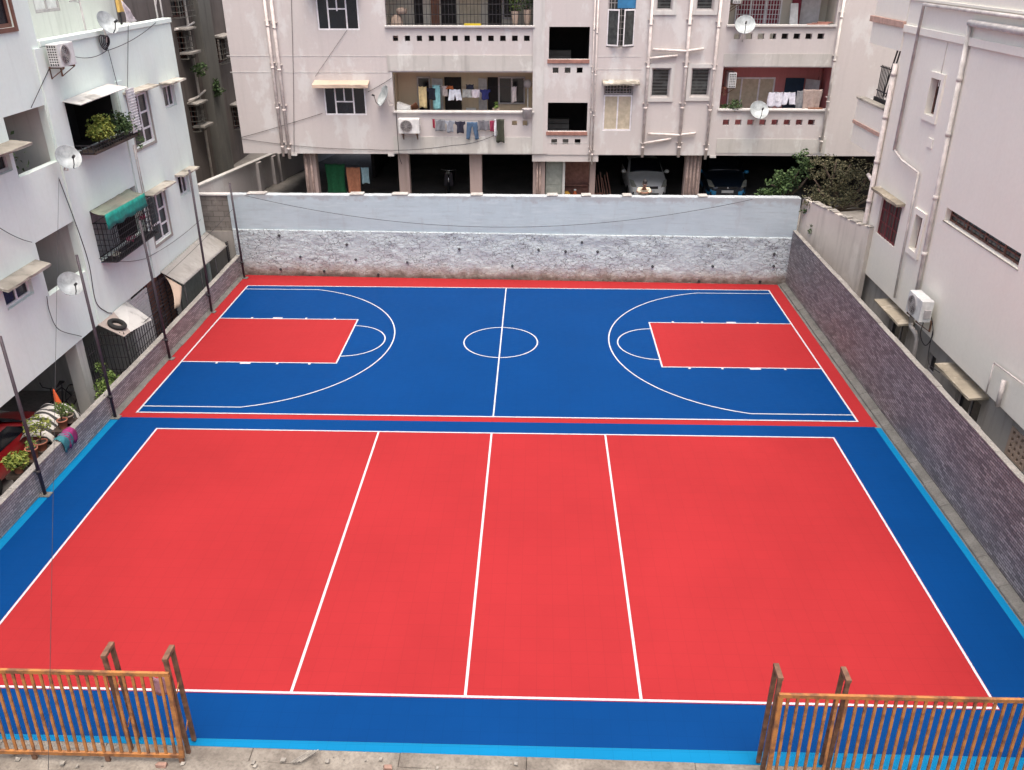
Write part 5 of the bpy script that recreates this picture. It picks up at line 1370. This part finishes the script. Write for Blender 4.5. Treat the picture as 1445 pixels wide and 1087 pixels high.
# trees on the right
def tree(root, pts_branches, crown, leafm, label, leaf_size, per, cr):
    t = thing('tree', label, 'tree', root)
    m = MB()
    m.tube(pts_branches[0], [.10,.085,.07][:len(pts_branches[0])], 8); m.build('trunk', 'wood', t)
    m = MB()
    for b in pts_branches[1:]:
        n = len(b); m.tube(b, [.055*(1-i/n)+.008 for i in range(n)], 6)
    m.build('branches', 'wood', t)
    m = MB()
    for (c, r, k) in crown: clumps(m, c, *r, k, per, leaf_size, cr)
    m.build('crown', leafm, t); return t
r0 = (12.35, 16.9, 1.75)
tree(r0, [[r0,(12.3,16.8,2.4),(12.2,16.7,2.75)], [(12.2,16.7,2.75),(12.9,16.6,3.0),(13.5,16.4,3.5),(13.9,16.3,4.0)], [(12.2,16.7,2.7),(12.9,16.5,2.8),(13.6,16.2,3.0)], [(12.2,16.7,2.7),(11.8,16.6,3.3),(11.3,16.5,3.9)], [(12.2,16.7,2.75),(12.3,16.7,3.6),(12.6,16.8,4.4)], [(12.1,16.7,2.7),(11.6,16.4,3.0),(11.2,16.2,3.3)], [(12.5,16.7,2.9),(13.1,16.6,3.6),(13.3,16.6,4.3)], [(12.2,16.5,2.8),(12.8,16.0,3.1),(13.4,15.7,3.6)], [(12.0,16.6,2.8),(11.7,16.2,3.3),(11.3,16.0,3.7)], [(12.3,16.7,3.2),(11.9,16.6,3.9),(11.5,16.5,4.5)], [(11.8,16.6,3.3),(12.0,16.6,4.0),(12.0,16.6,4.6)]],
     [((12.0,16.7,4.15), (1.2,.7,.5), 60), ((12.9,16.6,3.95), (1.0,.6,.65), 56), ((11.6,16.5,3.5), (.7,.5,.35), 30), ((12.4,16.7,3.5), (.9,.4,.35), 30), ((11.30,16.25,3.25), (.6,.22,.24), 26), ((13.6,16.5,3.9), (.5,.5,.6), 30), ((11.4,16.6,4.6), (.8,.4,.2), 16), ((11.2,15.95,3.1), (.4,.12,.22), 18), ((11.7,15.9,3.35), (.5,.35,.25), 22), ((12.6,16.2,3.3), (.7,.4,.3), 26)], 'leaf_olive', 'olive green spreading tree behind the pale pink compound wall', .085, 15, .17)
r0 = (10.6, 17.6, 1.75)
tree(r0, [[r0,(10.6,17.5,2.5),(10.65,17.4,3.0)], [(10.65,17.4,3.0),(10.3,17.2,3.4),(9.9,17.0,3.6)], [(10.65,17.4,3.0),(10.7,17.2,3.6),(10.85,17.1,4.1)], [(10.65,17.4,3.0),(11.0,17.1,3.5),(11.2,17.0,3.9)]],
     [((10.4,17.1,3.6), (.75,.4,.5), 44), ((9.75,17.0,3.25), (.4,.3,.28), 14), ((10.95,17.0,4.3), (.5,.3,.35), 14), ((10.75,16.8,4.75), (.3,.2,.3), 4)], 'leaf_dark', 'dark green broad leaved tree at the right end of the white wall', .13, 17, .19)
m = MB(); clumps(m, (10.95,15.95,2.95), .12, .1, .2, 4, 10, .09, .08); clumps(m, (11.1,15.6,2.3), .05, .25, .35, 7, 9, .07, .08); tag(m.build('creeper', 'leaf_dark'), 'small creeper hanging in the corner of white wall and pink wall', 'plant')
p = gf(292,124); m = MB(); clumps(m, (GX+.45, p[0], p[1]), .2, .3, .35, 12, 26, .12, .2); tag(m.build('wall_plant', 'leaf_dark'), 'dark plant growing on the pilaster of the grey building', 'plant')
p = gf(268,98); m = MB(); clumps(m, (GX+.4, p[0], p[1]), .2, .7, .25, 12, 24, .12, .2); tag(m.build('wall_plant', 'leaf_dark'), 'dark potted greenery on a ledge of the grey building', 'plant')
for (u,v) in ((395,327),(465,325),(548,324)): pass

# ================================================================== LEFT GROUND CLUTTER
# striped cover
c = Vector((-11.72, 4.25, -.7)); P = []
for i in range(19):
    f = i/18; row = []
    for j in range(15):
        g = j/14*2-1; x = c.x + .55*g + .04*math.sin(i*.9); y = c.y-.75 + 1.55*f
        hgt = 1.36 - .45*abs(g)**2.6 - .35*abs(2*f-1)**3 - .0 + .035*math.sin(i*1.3+j*.7)
        row.append((x, y, -.7+max(.05, hgt*(1 if abs(g)<.97 else .2))))
    P.append(row)
tag(MB().grid(P).build('vehicle_cover', 'stripes', solid=.01), 'grey and cream wavy striped cover draped beside the red car', 'cover')
# umbrella
p = onx(78, 575, -11.7); t = thing('umbrella', 'folded orange umbrella standing behind the terracotta pots', 'umbrella', (p.x, p.y, .0))
m = MB(); a = onx(85,578,-11.7); b = onx(75,549,-11.75); ax = (b-a).normalized(); rot = Vector((0,0,1)).rotation_difference(ax).to_matrix(); L = (b-a).length
m.lathe([(.09,0),(.11,.05*L),(.08,.4*L),(.03,.9*L),(.01,L)], a, 9, rot); m.build('canopy', 'ply', t)
m = MB(); m.tube([a-ax*.45, b+ax*.06], .012, 6); m.build('shaft', 'iron', t)
# bicycle
t = thing('bicycle', 'dark bicycle parked in the shade behind the striped cover', 'bicycle', (-12.65, 6.5, -.7)); o = Vector((-12.65, 6.5, -.7))
ry = Matrix.Rotation(PI/2, 3, 'Y')
for dy in (-.5, .52):
    m = MB(); m.lathe([(.31,-.015),(.335,0),(.31,.015),(.295,0),(.31,-.015)], o+Vector((0,dy,.335)), 26, ry, close=False)
    for k in range(10): a = k*PI/5; m.bar(o+Vector((0,dy,.335)), o+Vector((0,dy+.3*math.cos(a),.335+.3*math.sin(a))), .005)
    m.build('wheel', 'rubber', t)
m = MB(); q = lambda y, z: o+Vector((0,y,z))
for a, b in (((-.5,.335),(-.38,.85)),((-.38,.80),(.16,.78)),((-.36,.68),(0,.3)),((0,.3),(.2,.85)),((0,.3),(.52,.335)),((.16,.78),(.52,.335)),((-.38,.85),(-.37,1.0))): m.tube([q(*a), q(*b)], .018, 6)
m.build('frame', 'iron', t)
m = MB(); m.tube([o+Vector((-.32,-.28,1.14)), o+Vector((-.2,-.4,1.06)), o+Vector((0,-.37,1.0)), o+Vector((.2,-.4,1.06)), o+Vector((.32,-.28,1.14))], .016, 6); m.build('handlebar', 'iron', t)
m = MB(); m.hexa([q(.1,.9)+Vector(v) for v in ((-.02,-.1,0),(.02,-.1,0),(.08,.16,0),(-.08,.16,0),(-.02,-.1,.04),(.02,-.1,.04),(.08,.16,.05),(-.08,.16,.05))]); m.build('saddle', 'black', t, bevel=.01)
# cloths on the wall
for (u0,v0,c,lab,sx) in ((68,617,(.03,.16,.19),'teal cloth lying over the low left wall',0), (80,611,(.22,.02,.11),'magenta cloth lying over the low left wall beside the teal one',.0)):
    p = onz(u0, v0, .72); P = []
    for i in range(10):
        f = i/9; row = []
        for j in range(8):
            g = j/7; y = p.y - .19 + .42*g + .02*math.sin(i); 
            if f < .6: x, z = -10.62+.215*f/.6, .72
            else: x, z = -10.400+.01*math.sin(j*2), .72-(f-.6)/.4*(.32+.05*math.sin(j*1.5))
            row.append((x + .01*math.sin(j*1.9+i), y, z + (.02*math.sin(j*1.7+i*.8)+.02 if f < .6 else 0)))
        P.append(row)
    tag(MB().grid(P).build('cloth', cloth_mat(c), solid=.01), lab, 'cloth', 'cloths drying on the low left wall')

# ================================================================== CARS
def car(loc, rz, label, paint_, L=3.85, W=1.69, H=1.5, hood=.95, kind='hatch', low=None):
    """front faces -y in local space"""
    t = thing('parked_car', label, 'car', (0,0,0), None, world=False)
    w = W/2
    # stations: y, half width, top z, shoulder z, bottom z
    S = [(-L/2, w*.62, .66, .48, .30), (-L/2+.10, w*.82, .76, .58, .22), (-L/2+.32, w*.94, .86, .68, .20), (-L/2+.75, w, hood, .80, .20), (-L/2+1.12, w, hood+.07, .86, .20),
         (-L/2+1.85, w, H-.03, .92, .20), (-L/2+2.4, w, H, .94, .20), (L/2-.75, w, H-.05, .95, .20), (L/2-.25, w*.97, H-.28, .93, .22), (L/2-.05, w*.92, .98, .85, .30), (L/2, w*.86, .80, .66, .36)]
    def ring(s):
        y, hw, top, sh, bo = s; cab = top > 1.15; k = .74 if cab else .80
        pts = [(0,bo),(hw*.86,bo),(hw*.98,bo+.12),(hw,(bo+sh)/2),(hw*.985,sh),(hw*(.90 if cab else .93), sh+(top-sh)*.5),(hw*k, top-.05),(hw*k*.75, top-.005),(0,top)]
        return [(x,y,z) for x,z in pts] + [(-x,y,z) for x,z in pts[-2:0:-1]]
    m = MB(); R = [[m.bm.verts.new(p) for p in ring(s)] for s in S]; n = len(R[0])
    for a, b in zip(R, R[1:]):
        for k in range(n): f = m.bm.faces.new((a[k], a[(k+1)%n], b[(k+1)%n], b[k])); f.smooth = True
    m.bm.faces.new(R[0]); m.bm.faces.new(R[-1])
    if low:
        for f in m.bm.faces:
            c = f.calc_center_median()
            if (c.z > .50 or abs(c.x) < .42): f.material_index = 1
    o = m.build('body', [paint_] + ([low] if low else []), t); md = o.modifiers.new('s', 'SUBSURF'); md.levels = 2; md.render_levels = 2
    yw, yr = -L/2+1.12, -L/2+1.85
    gm = MB(); P = []
    for f in (0,.25,.5,.75,1):
        y = yw+.10+(yr-yw-.12)*f; z = hood+.085+(H-.03-hood-.10)*f*1.0; hw = w*(.80-.10*f); P.append([(hw*g*1.04, y -.10*(1-f) + .07*abs(g)**2, z+.07-.055*abs(g)**2) for g in (-1,-.66,-.33,0,.33,.66,1)])
    gm.grid(P); gm.build('windscreen', 'glass', t, solid=.012)
    for s in (-1, 1):
        gm = MB(); P = [(s*w*.975, yw+.22, .99),(s*w*.965, L/2-.5, 1.0),(s*w*.83, L/2-.75, H-.14),(s*w*.83, yr+.12, H-.13)]; gm.plate(P, .012*s); gm.build('side_window', 'glass', t)
        hm = MB(); y = -L/2
        hm.hexa([(s*w*.60,y+.05,.64),(s*w*.86,y+.18,.66),(s*w*.90,y+.45,.80),(s*w*.74,y+.30,.79)] + [(s*w*.62,y+.02,.70),(s*w*.89,y+.13,.72),(s*w*.95,y+.48,.92),(s*w*.76,y+.30,.90)]); hm.build('headlight', 'lamp_glass', t, bevel=.01)
        fm = MB(); fm.lathe([(.003,0),(.06,0),(.085,.02),(.09,.05)], (s*w*.72, y+.12, .38), 14, Matrix.Rotation(PI/2,3,'X') ); fm.build('fog_lamp', 'black', t)
        mm = MB(); mm.lathe([(.02,-.1),(.075,-.06),(.085,.02),(.05,.09),(.01,.1)], (s*(w+.10), yw+.35, 1.02), 10, Matrix.Rotation(PI/2,3,'Y')); mm.bar((s*w*.95,yw+.36,.98),(s*(w+.08),yw+.36,1.0),.04); mm.build('wing_mirror', paint_, t)
        for yy_ in (-L/2+.72, L/2-.68):
            m2 = MB(); rr = Matrix.Rotation(s*PI/2,3,'Y'); c = (s*(w-.19), yy_, .30)
            m2.lathe([(.17,0),(.28,0),(.30,.04),(.30,.16),(.28,.2),(.18,.2)], c, 22, rr, close=False)
            wh = m2.build('wheel', 'rubber', t); m3 = MB(); m3.lathe([(.003,.17),(.05,.18),(.06,.15),(.16,.16),(.185,.195),(.19,.15)], c, 20, rr); m3.build('rim', 'chrome', wh)
    gm = MB(); gm.box(-w*.46, w*.46, -L/2-.015, -L/2+.12, .60, .70); gm.build('grille', 'black', t, bevel=.02)
    gm = MB(); gm.box(-w*.52, w*.52, -L/2-.005, -L/2+.12, .28, .42); gm.build('air_intake', 'black', t, bevel=.02)
    gm = MB(); gm.lathe([(.003,0),(.05,0),(.055,.012),(.003,.018)], (0,-L/2-.016,.65), 14, Matrix.Rotation(PI/2,3,'X')); gm.build('badge', 'chrome', t)
    gm = MB(); gm.box(-.25,.25,-L/2-.02,-L/2+.02,.44,.55); gm.build('number_plate', 'white_metal', t)
    t.location = loc; t.rotation_euler = (0,0,rz); return t
q = ony(914.5, 272, 21.2); car((q.x, 21.25+3.85/2, 1.75), RAD(1), 'white hatchback car parked nose out under the pink block', 'car_white')
q = ony(1029, 272, 21.25); car((q.x, 21.3+2, 1.75), RAD(-2), 'dark blue car with bright blue bumper parked under the pink block', 'car_blue', 4.0, 1.8, 1.6, 1.0, low='car_navy')
car((-12.95, 3.4, -.7), RAD(180), 'red car parked under the white block beside the striped cover', 'car_red', 3.9, 1.66, 1.48)
# scooter in the dark parking
o = Vector((-2.82, 23.2, 1.75)); t = thing('scooter', 'silver grey scooter parked in the dark parking between pink columns', 'scooter', o)
m = MB(); m.lathe([(.15,-.05),(.22,-.05),(.24,0),(.22,.05),(.15,.05)], o+Vector((0,-.5,.24)), 20, ry, close=False); m.build('front_wheel', 'rubber', t)
m = MB(); m.lathe([(.003,-.04),(.13,-.04),(.15,0),(.13,.04),(.003,.04)], o+Vector((0,-.5,.24)), 16, ry); m.build('wheel_rim', 'chrome', t)
m = MB(); m.lathe([(.15,-.05),(.22,-.05),(.24,0),(.22,.05),(.15,.05)], o+Vector((0,.65,.24)), 20, ry, close=False); m.build('rear_wheel', 'rubber', t)
m = MB(); m.tube([o+Vector((0,-.5,.25)), o+Vector((0,-.32,.95))], .035, 8); m.tube([o+Vector((-.33,-.25,1.0)), o+Vector((0,-.32,.97)), o+Vector((.33,-.25,1.0))], .02, 8); m.build('handlebar', 'chrome', t)
m = MB(); m.hexa([o+Vector(v) for v in ((-.22,-.3,.3),(.22,-.3,.3),(.2,.85,.4),(-.2,.85,.4),(-.2,-.32,.42),(.2,-.32,.42),(.18,.85,.72),(-.18,.85,.72))]); m.plate([o+Vector(v) for v in ((-.22,-.36,.3),(.22,-.36,.3),(.16,-.3,.9),(-.16,-.3,.9))], .04); m.build('body', 'pole', t, bevel=.03)
m = MB(); m.box(o.x-.14,o.x+.14,o.y+.1,o.y+.8,o.z+.73,o.z+.8); m.build('seat', 'black', t, bevel=.03)
m = MB(); m.lathe([(.003,0),(.08,.0),(.09,.05),(.003,.08)], o+Vector((0,-.37,.9)), 14, Matrix.Rotation(PI/2,3,'X')); m.build('headlight', 'lamp_glass', t)
# gear stacked in the niche
a, z = pf(803, 272, .8)
t = thing('water_can', 'orange water can standing in the niche beside the green door', 'container', (a+.25, PY+.9, 1.75)); m = MB(); m.lathe([(.12,0),(.14,.05),(.14,.5),(.06,.62),(.05,.7)], (a+.25,PY+.9,1.75), 14); m.build('body', simple('orange_plastic',(.45,.10,.03),.5), t); m = MB(); m.lathe([(.055,.7),(.055,.76),(.003,.77)], (a+.25,PY+.9,1.75), 12); m.build('cap', 'white_metal', t)
t = thing('bucket', 'turquoise bucket with yellow bundle in the niche', 'bucket', (a-.1, PY+.8, 1.75)); m = MB(); m.lathe([(.12,0),(.17,.42),(.18,.44),(.15,.43),(.1,.03)], (a-.1,PY+.8,1.75), 16, close=False); m.build('pail', simple('turquoise_plastic',(.08,.33,.33),.5), t); m = MB(); m.lathe([(.1,.40),(.17,.5),(.15,.62),(.06,.7),(.003,.71)], (a-.1,PY+.8,1.75), 12); m.build('bundle', simple('yellow_cloth',(.5,.28,.05),.8), t)
a, z = pf(846, 262, .9); m = MB()
for i in range(6): m.bar((a+.12*i,PY+.8,1.75),(a-.15+.09*i,PY+1.3,2.9+.12*(i%3)),.03)
m.hexa([(a-.2+x,PY+1+y,z_) for x,y,z_ in ((0,0,1.75),(.4,0,1.75),(.4,.3,1.75),(0,.3,1.75),(0,0,2.3),(.35,.05,2.35),(.4,.3,2.25),(0,.3,2.3))])
tag(m.build('junk_pile', 'frame_brown'), 'pile of poles and scrap leaning beside the white hatchback', 'scrap')

# ================================================================== PERSON
hx = ony(908, 268, 16.85).x; py = 16.98
struct(MB().box(-10, 10.6, 16.96, 17.6, 1.7, 2.06), 'rear_step_ground', 'rear_ground')
t = thing('person', 'person in a cream shirt leaning with folded arms on the white wall', 'person', (hx, py, 2.06))
def skin_obj(name, joints, edges, mat, root=0, sub=2):
    me = bpy.data.meshes.new(name); o_ = WL[t]
    me.from_pydata([tuple(Vector(j[:3])-o_) for j in joints], edges, []); ob = bpy.data.objects.new(name, me); col.objects.link(ob)
    sm = ob.modifiers.new('skin', 'SKIN'); sm.use_smooth_shade = True
    if not me.skin_vertices: 
        bpy.context.view_layer.update()
    for i, j in enumerate(joints):
        r = j[3]; me.skin_vertices[0].data[i].radius = r if isinstance(r, tuple) else (r, r); me.skin_vertices[0].data[i].use_root = (i == root)
    ss = ob.modifiers.new('sub', 'SUBSURF'); ss.levels = sub; ss.render_levels = sub
    bpy.context.view_layer.update()
    dg = bpy.context.evaluated_depsgraph_get(); nm = bpy.data.meshes.new_from_object(ob.evaluated_get(dg))
    ob.modifiers.clear(); ob.data = nm; nm.materials.clear(); nm.materials.append(M[mat])
    for pl in nm.polygons: pl.use_smooth = True
    ob.parent = t; WL[ob] = o_; return ob
zb = 2.11; W_ = 3.34                                     # wall top height
HC = Vector((hx, py-.44, 3.70))                          # head centre
J = [(hx,py+.22,zb+.92,(.15,.11)), (hx,py+.06,zb+1.14,(.14,.10)), (hx,py-.25,zb+1.27,(.15,.11)), (hx,py-.33,zb+1.42,(.058,.058)), (hx,HC.y+.04,HC.z-.10,(.052,.055)), (hx,HC.y,HC.z-.03,(.072,.086)), (hx,HC.y,HC.z+.05,(.070,.088)), (hx,HC.y+.005,HC.z+.11,(.045,.055))]
E_ = [(i,i+1) for i in range(7)]
def addj(p, r, par): J.append((*p, r)); E_.append((par, len(J)-1)); return len(J)-1
for s in (-1, 1):
    sh = addj((hx+s*.18,py-.21,zb+1.36), .055, 2); el = addj((hx+s*.27,py-.36,W_+.05), .042, sh); wr = addj((hx+s*.04,py-.52,W_+.055), .030, el); pa = addj((hx-s*.03,py-.54,W_+.05), (.036,.018), wr)
    for k in range(4): f1 = addj((hx-s*(.07),py-.51-.019*k,W_+.055), .009, pa); f2 = addj((hx-s*(.105-.006*abs(k-1)),py-.51-.02*k,W_+.045), .008, f1)
    addj((hx-s*.05,py-.49,W_+.07), .010, pa)
    hp_ = addj((hx+s*.09,py+.22,zb+.86), .085, 0); kn = addj((hx+s*.10,py+.20,zb+.47), .06, hp_); an = addj((hx+s*.10,py+.24,zb+.05), .042, kn); addj((hx+s*.11,py+.07,zb+.0), .038, an)
bd = skin_obj('body', J, E_, 'skin', 0, 2)
m = MB(); m.lathe([(.003,0),(.009,0),(.018,.02),(.005,.055)], (hx,HC.y-.085,HC.z-.045), 8); m.build('nose', 'skin', t)
for s in (-1,1):
    m = MB(); m.lathe([(.003,-.008),(.010,0),(.003,.008)], (hx+s*.03,HC.y-.080,HC.z+.012), 8, Matrix.Rotation(PI/2,3,'X')); m.build('eye', 'white_metal', t)
    m = MB(); m.lathe([(.004,-.012),(.02,0),(.026,.012),(.008,.02)], (hx+s*.076,HC.y+.01,HC.z), 8, Matrix.Rotation(s*PI/2,3,'Y')); m.build('ear', 'skin', t)
m = MB(); m.box(hx-.025,hx+.025,HC.y-.088,HC.y-.074,HC.z-.082,HC.z-.074); m.build('mouth', 'maroon_cloth', t)
m = MB(); m.lathe([(.096,-.02),(.101,.03),(.085,.085),(.05,.115),(.003,.125)], (hx,HC.y+.02,HC.z+.045), 16, Matrix.Diagonal((.88,1.06,1))); m.build('hair', 'hair', t)
JS = [(hx,py+.22,zb+.80,(.175,.13)), (hx,py+.07,zb+1.10,(.165,.122)), (hx,py-.27,zb+1.26,(.18,.15)), (hx,py-.33,zb+1.36,(.10,.09))]; ES = [(0,1),(1,2),(2,3)]
for s in (-1,1):
    JS.append((hx+s*.19,py-.24,zb+1.35,.09)); ES.append((2,len(JS)-1)); JS.append((hx+s*.23,py-.37,W_+.07,.065)); ES.append((len(JS)-2,len(JS)-1)); JS.append((hx+s*.12,py-.45,W_+.058,.05)); ES.append((len(JS)-2,len(JS)-1))
skin_obj('shirt', JS, ES, 'shirt', 0, 2)
JT = [(hx,py+.22,zb+.90,(.165,.125))]; ET = []
for s in (-1,1):
    JT.append((hx+s*.095,py+.22,zb+.80,.10)); ET.append((0,len(JT)-1)); JT.append((hx+s*.10,py+.20,zb+.46,.075)); ET.append((len(JT)-2,len(JT)-1)); JT.append((hx+s*.10,py+.24,zb+.09,.062)); ET.append((len(JT)-2,len(JT)-1))
skin_obj('trousers', JT, ET, 'trouser', 0, 2)

# ================================================================== ROOF CLUTTER / CABLES
t = thing('roof_antenna', 'thin metal antenna mast on the roof of the left block', 'antenna', (LX-.3, 9.9, 8.5))
p = onx(122,42,LX-.3); q = onx(112,2,LX-.3)
m = MB(); m.tube([(p.x,p.y,8.5), (q.x,q.y,q.z+.1)], .025, 6); m.build('mast', 'frame_grey', t)
m = MB(); m.bar((q.x,q.y-.55,q.z+.02),(q.x,q.y+.25,q.z+.08),.03); m.bar((q.x,q.y-.3,q.z+.02),(p.x,p.y-.05,p.z+.7),.02); m.build('cross_arm', 'frame_grey', t)
p = onx(171,32,LX-.4); t = thing('sign_post', 'small yellow square box on a dark post on the left roof', 'post', (p.x, p.y, 8.5))
m = MB(); q = onx(164,-6,LX-.4); m.tube([(p.x,p.y,8.5),(q.x,q.y,q.z)], .04, 8); m.build('post', 'iron', t)
q = onx(167,7,LX-.38); m = MB(); m.box(q.x+.0, q.x+.1, q.y-.17, q.y+.17, q.z-.2, q.z+.17); m.build('box', simple('ochre_paint',(.55,.36,.10),.6), t, bevel=.01)
p = onx(184,25,LX-.1); P = []
for i in range(8): P.append([Vector((LX-.1+.03*math.sin(j+i), p.y-.35+.1*i, 9.40+.55*(1-i/7)*(j/5)+.1*j/5+.02*math.sin(i*2))) for j in range(6)])
tag(MB().grid(P).build('rag', cloth_mat((.50,.45,.47)), solid=.01), 'pale crumpled rag on the roof parapet of the left block', 'cloth')
p = onx(222,22,LX-.3); m = MB(); m.tube([(p.x,p.y,8.5),(p.x,p.y,11)], .03, 6); m.tube([(p.x,p.y+.45,8.5),(p.x,p.y+.45,11)], .03, 6); m.bar((p.x,p.y,9.7),(p.x,p.y+.45,10.4),.02)
tag(m.build('roof_frame', 'frame_grey'), 'pair of grey pipes standing at the far corner of the left roof', 'pipes')
m = MB(); c = onx(147,60,LX+.1)
for i in range(4): m.lathe([(.20-.02*i,-.02),(.22-.02*i,0),(.20-.02*i,.02),(.18-.02*i,0),(.20-.02*i,-.02)], c+Vector((.03*i,.02*i-.05,.01*i)), 20, Matrix.Rotation(RAD(80+6*i),3,'Y'), close=False)
tag(m.build('cable_coil', 'iron'), 'coil of black cable hanging under the roof dish of the left block', 'cable')
LP = lambda u, v, o=.06: onx(u, v, LX+o)
cable([LP(105,80), LP(150,72), LP(220,32)], .012, 'thin cable running along below the left roof parapet', .1)
cable([LP(152,68), LP(166,122)], .012, 'thin cable dropping from the cable coil to the white awning', 0)
cable([LP(181,34), LP(180,125)], .012, 'thin cable hanging straight down beside the white awning', 0)
cable([LP(70,96), LP(44,152)], .014, 'dark cable slanting from the AC unit towards the upper open balcony', 0)
cable([LP(83,252), LP(112,330), LP(126,375), LP(135,425), LP(150,440), LP(158,442)], .016, 'dark cable winding down from the upper dish to the iron enclosure', 0, 5)
cable([LP(0,322), LP(45,342)], .012, 'thin cable crossing the wall left of the lower open balcony', .05)
cable([LP(66,418), LP(70,440), LP(83,465), LP(115,475)], .014, 'dark cable looping below the lower dish', 0, 4)
cable([LP(140,365), LP(205,365), LP(283,310)], .010, 'thin cable crossing under the lower caged balcony', .1)
cable([onx(345,277,-10.3), onx(205,415,-11.2)], .010, 'thin cable slanting from the far corner pole down to the enclosure', .1)
a, b = ony(345,276,16.5), ony(1062,280,16.0); b.z = a.z+.1
cable([a, b], .012, 'long sagging black cable hanging in front of the white wall', 1.13, 40)
cable([LP(83,250,.5), ony(68,1095,-8)], .005, 'thin wire hanging from the upper left dish towards the near gate', 0, 20)
PP = lambda u, v, d=-.03: Vector(PT(*(lambda q: (q[0], d, q[1]))(pf(u, v, d))))
cable([PP(341,194), PP(455,160)], .012, 'thin wire from the corner of the pink block up to the window', .02)
cable([PP(341,196), PP(520,211), PP(640,205), PP(700,190)], .012, 'thin wire sagging along the lower edge of the pink block', .1)
cable([PP(519,130), PP(553,110)], .012, 'thin wire between the left pink window and the laundry balcony', .02)
cable([PP(556,105), PP(559,160), PP(563,217), PP(567,232)], .016, 'dark cable dropping beside the laundry balcony and its AC unit', 0, 4)
cable([PP(411,-5), PP(414,110), PP(415,216)], .012, 'thin cable hanging right of the paired downpipes', 0, 4)
cable([PP(490,42), PP(445,108)], .008, 'faint thin wire slanting between the two left pink windows', 0, 4)

# ================================================================== LIGHT
w = bpy.data.worlds.new('World'); scene.world = w; w.use_nodes = True
nt = w.node_tree; bg = nt.nodes['Background']
sky = nt.nodes.new('ShaderNodeTexSky'); sky.sky_type = 'NISHITA'; sky.sun_disc = False
EL, AZ = RAD(76), RAD(170)
sky.sun_elevation = EL; sky.sun_rotation = AZ; sky.dust_density = 9; sky.air_density = .8; sky.ozone_density = .3
nt.links.new(sky.outputs[0], bg.inputs[0]); bg.inputs[1].default_value = .15
sl_ = bpy.data.lights.new('sun', 'SUN'); sl_.energy = .9; sl_.angle = RAD(50); sl_.color = (1, .97, .93)
so = bpy.data.objects.new('sun', sl_); col.objects.link(so)
dirv = Vector((math.sin(AZ)*math.cos(EL), math.cos(AZ)*math.cos(EL), math.sin(EL)))      # towards the sun
so.rotation_euler = dirv.to_track_quat('Z', 'Y').to_euler(); so.location = (0, 0, 40)
scene.view_settings.view_transform = 'Standard'; scene.view_settings.look = 'None'
scene.view_settings.exposure = 1.05; scene.view_settings.gamma = 1
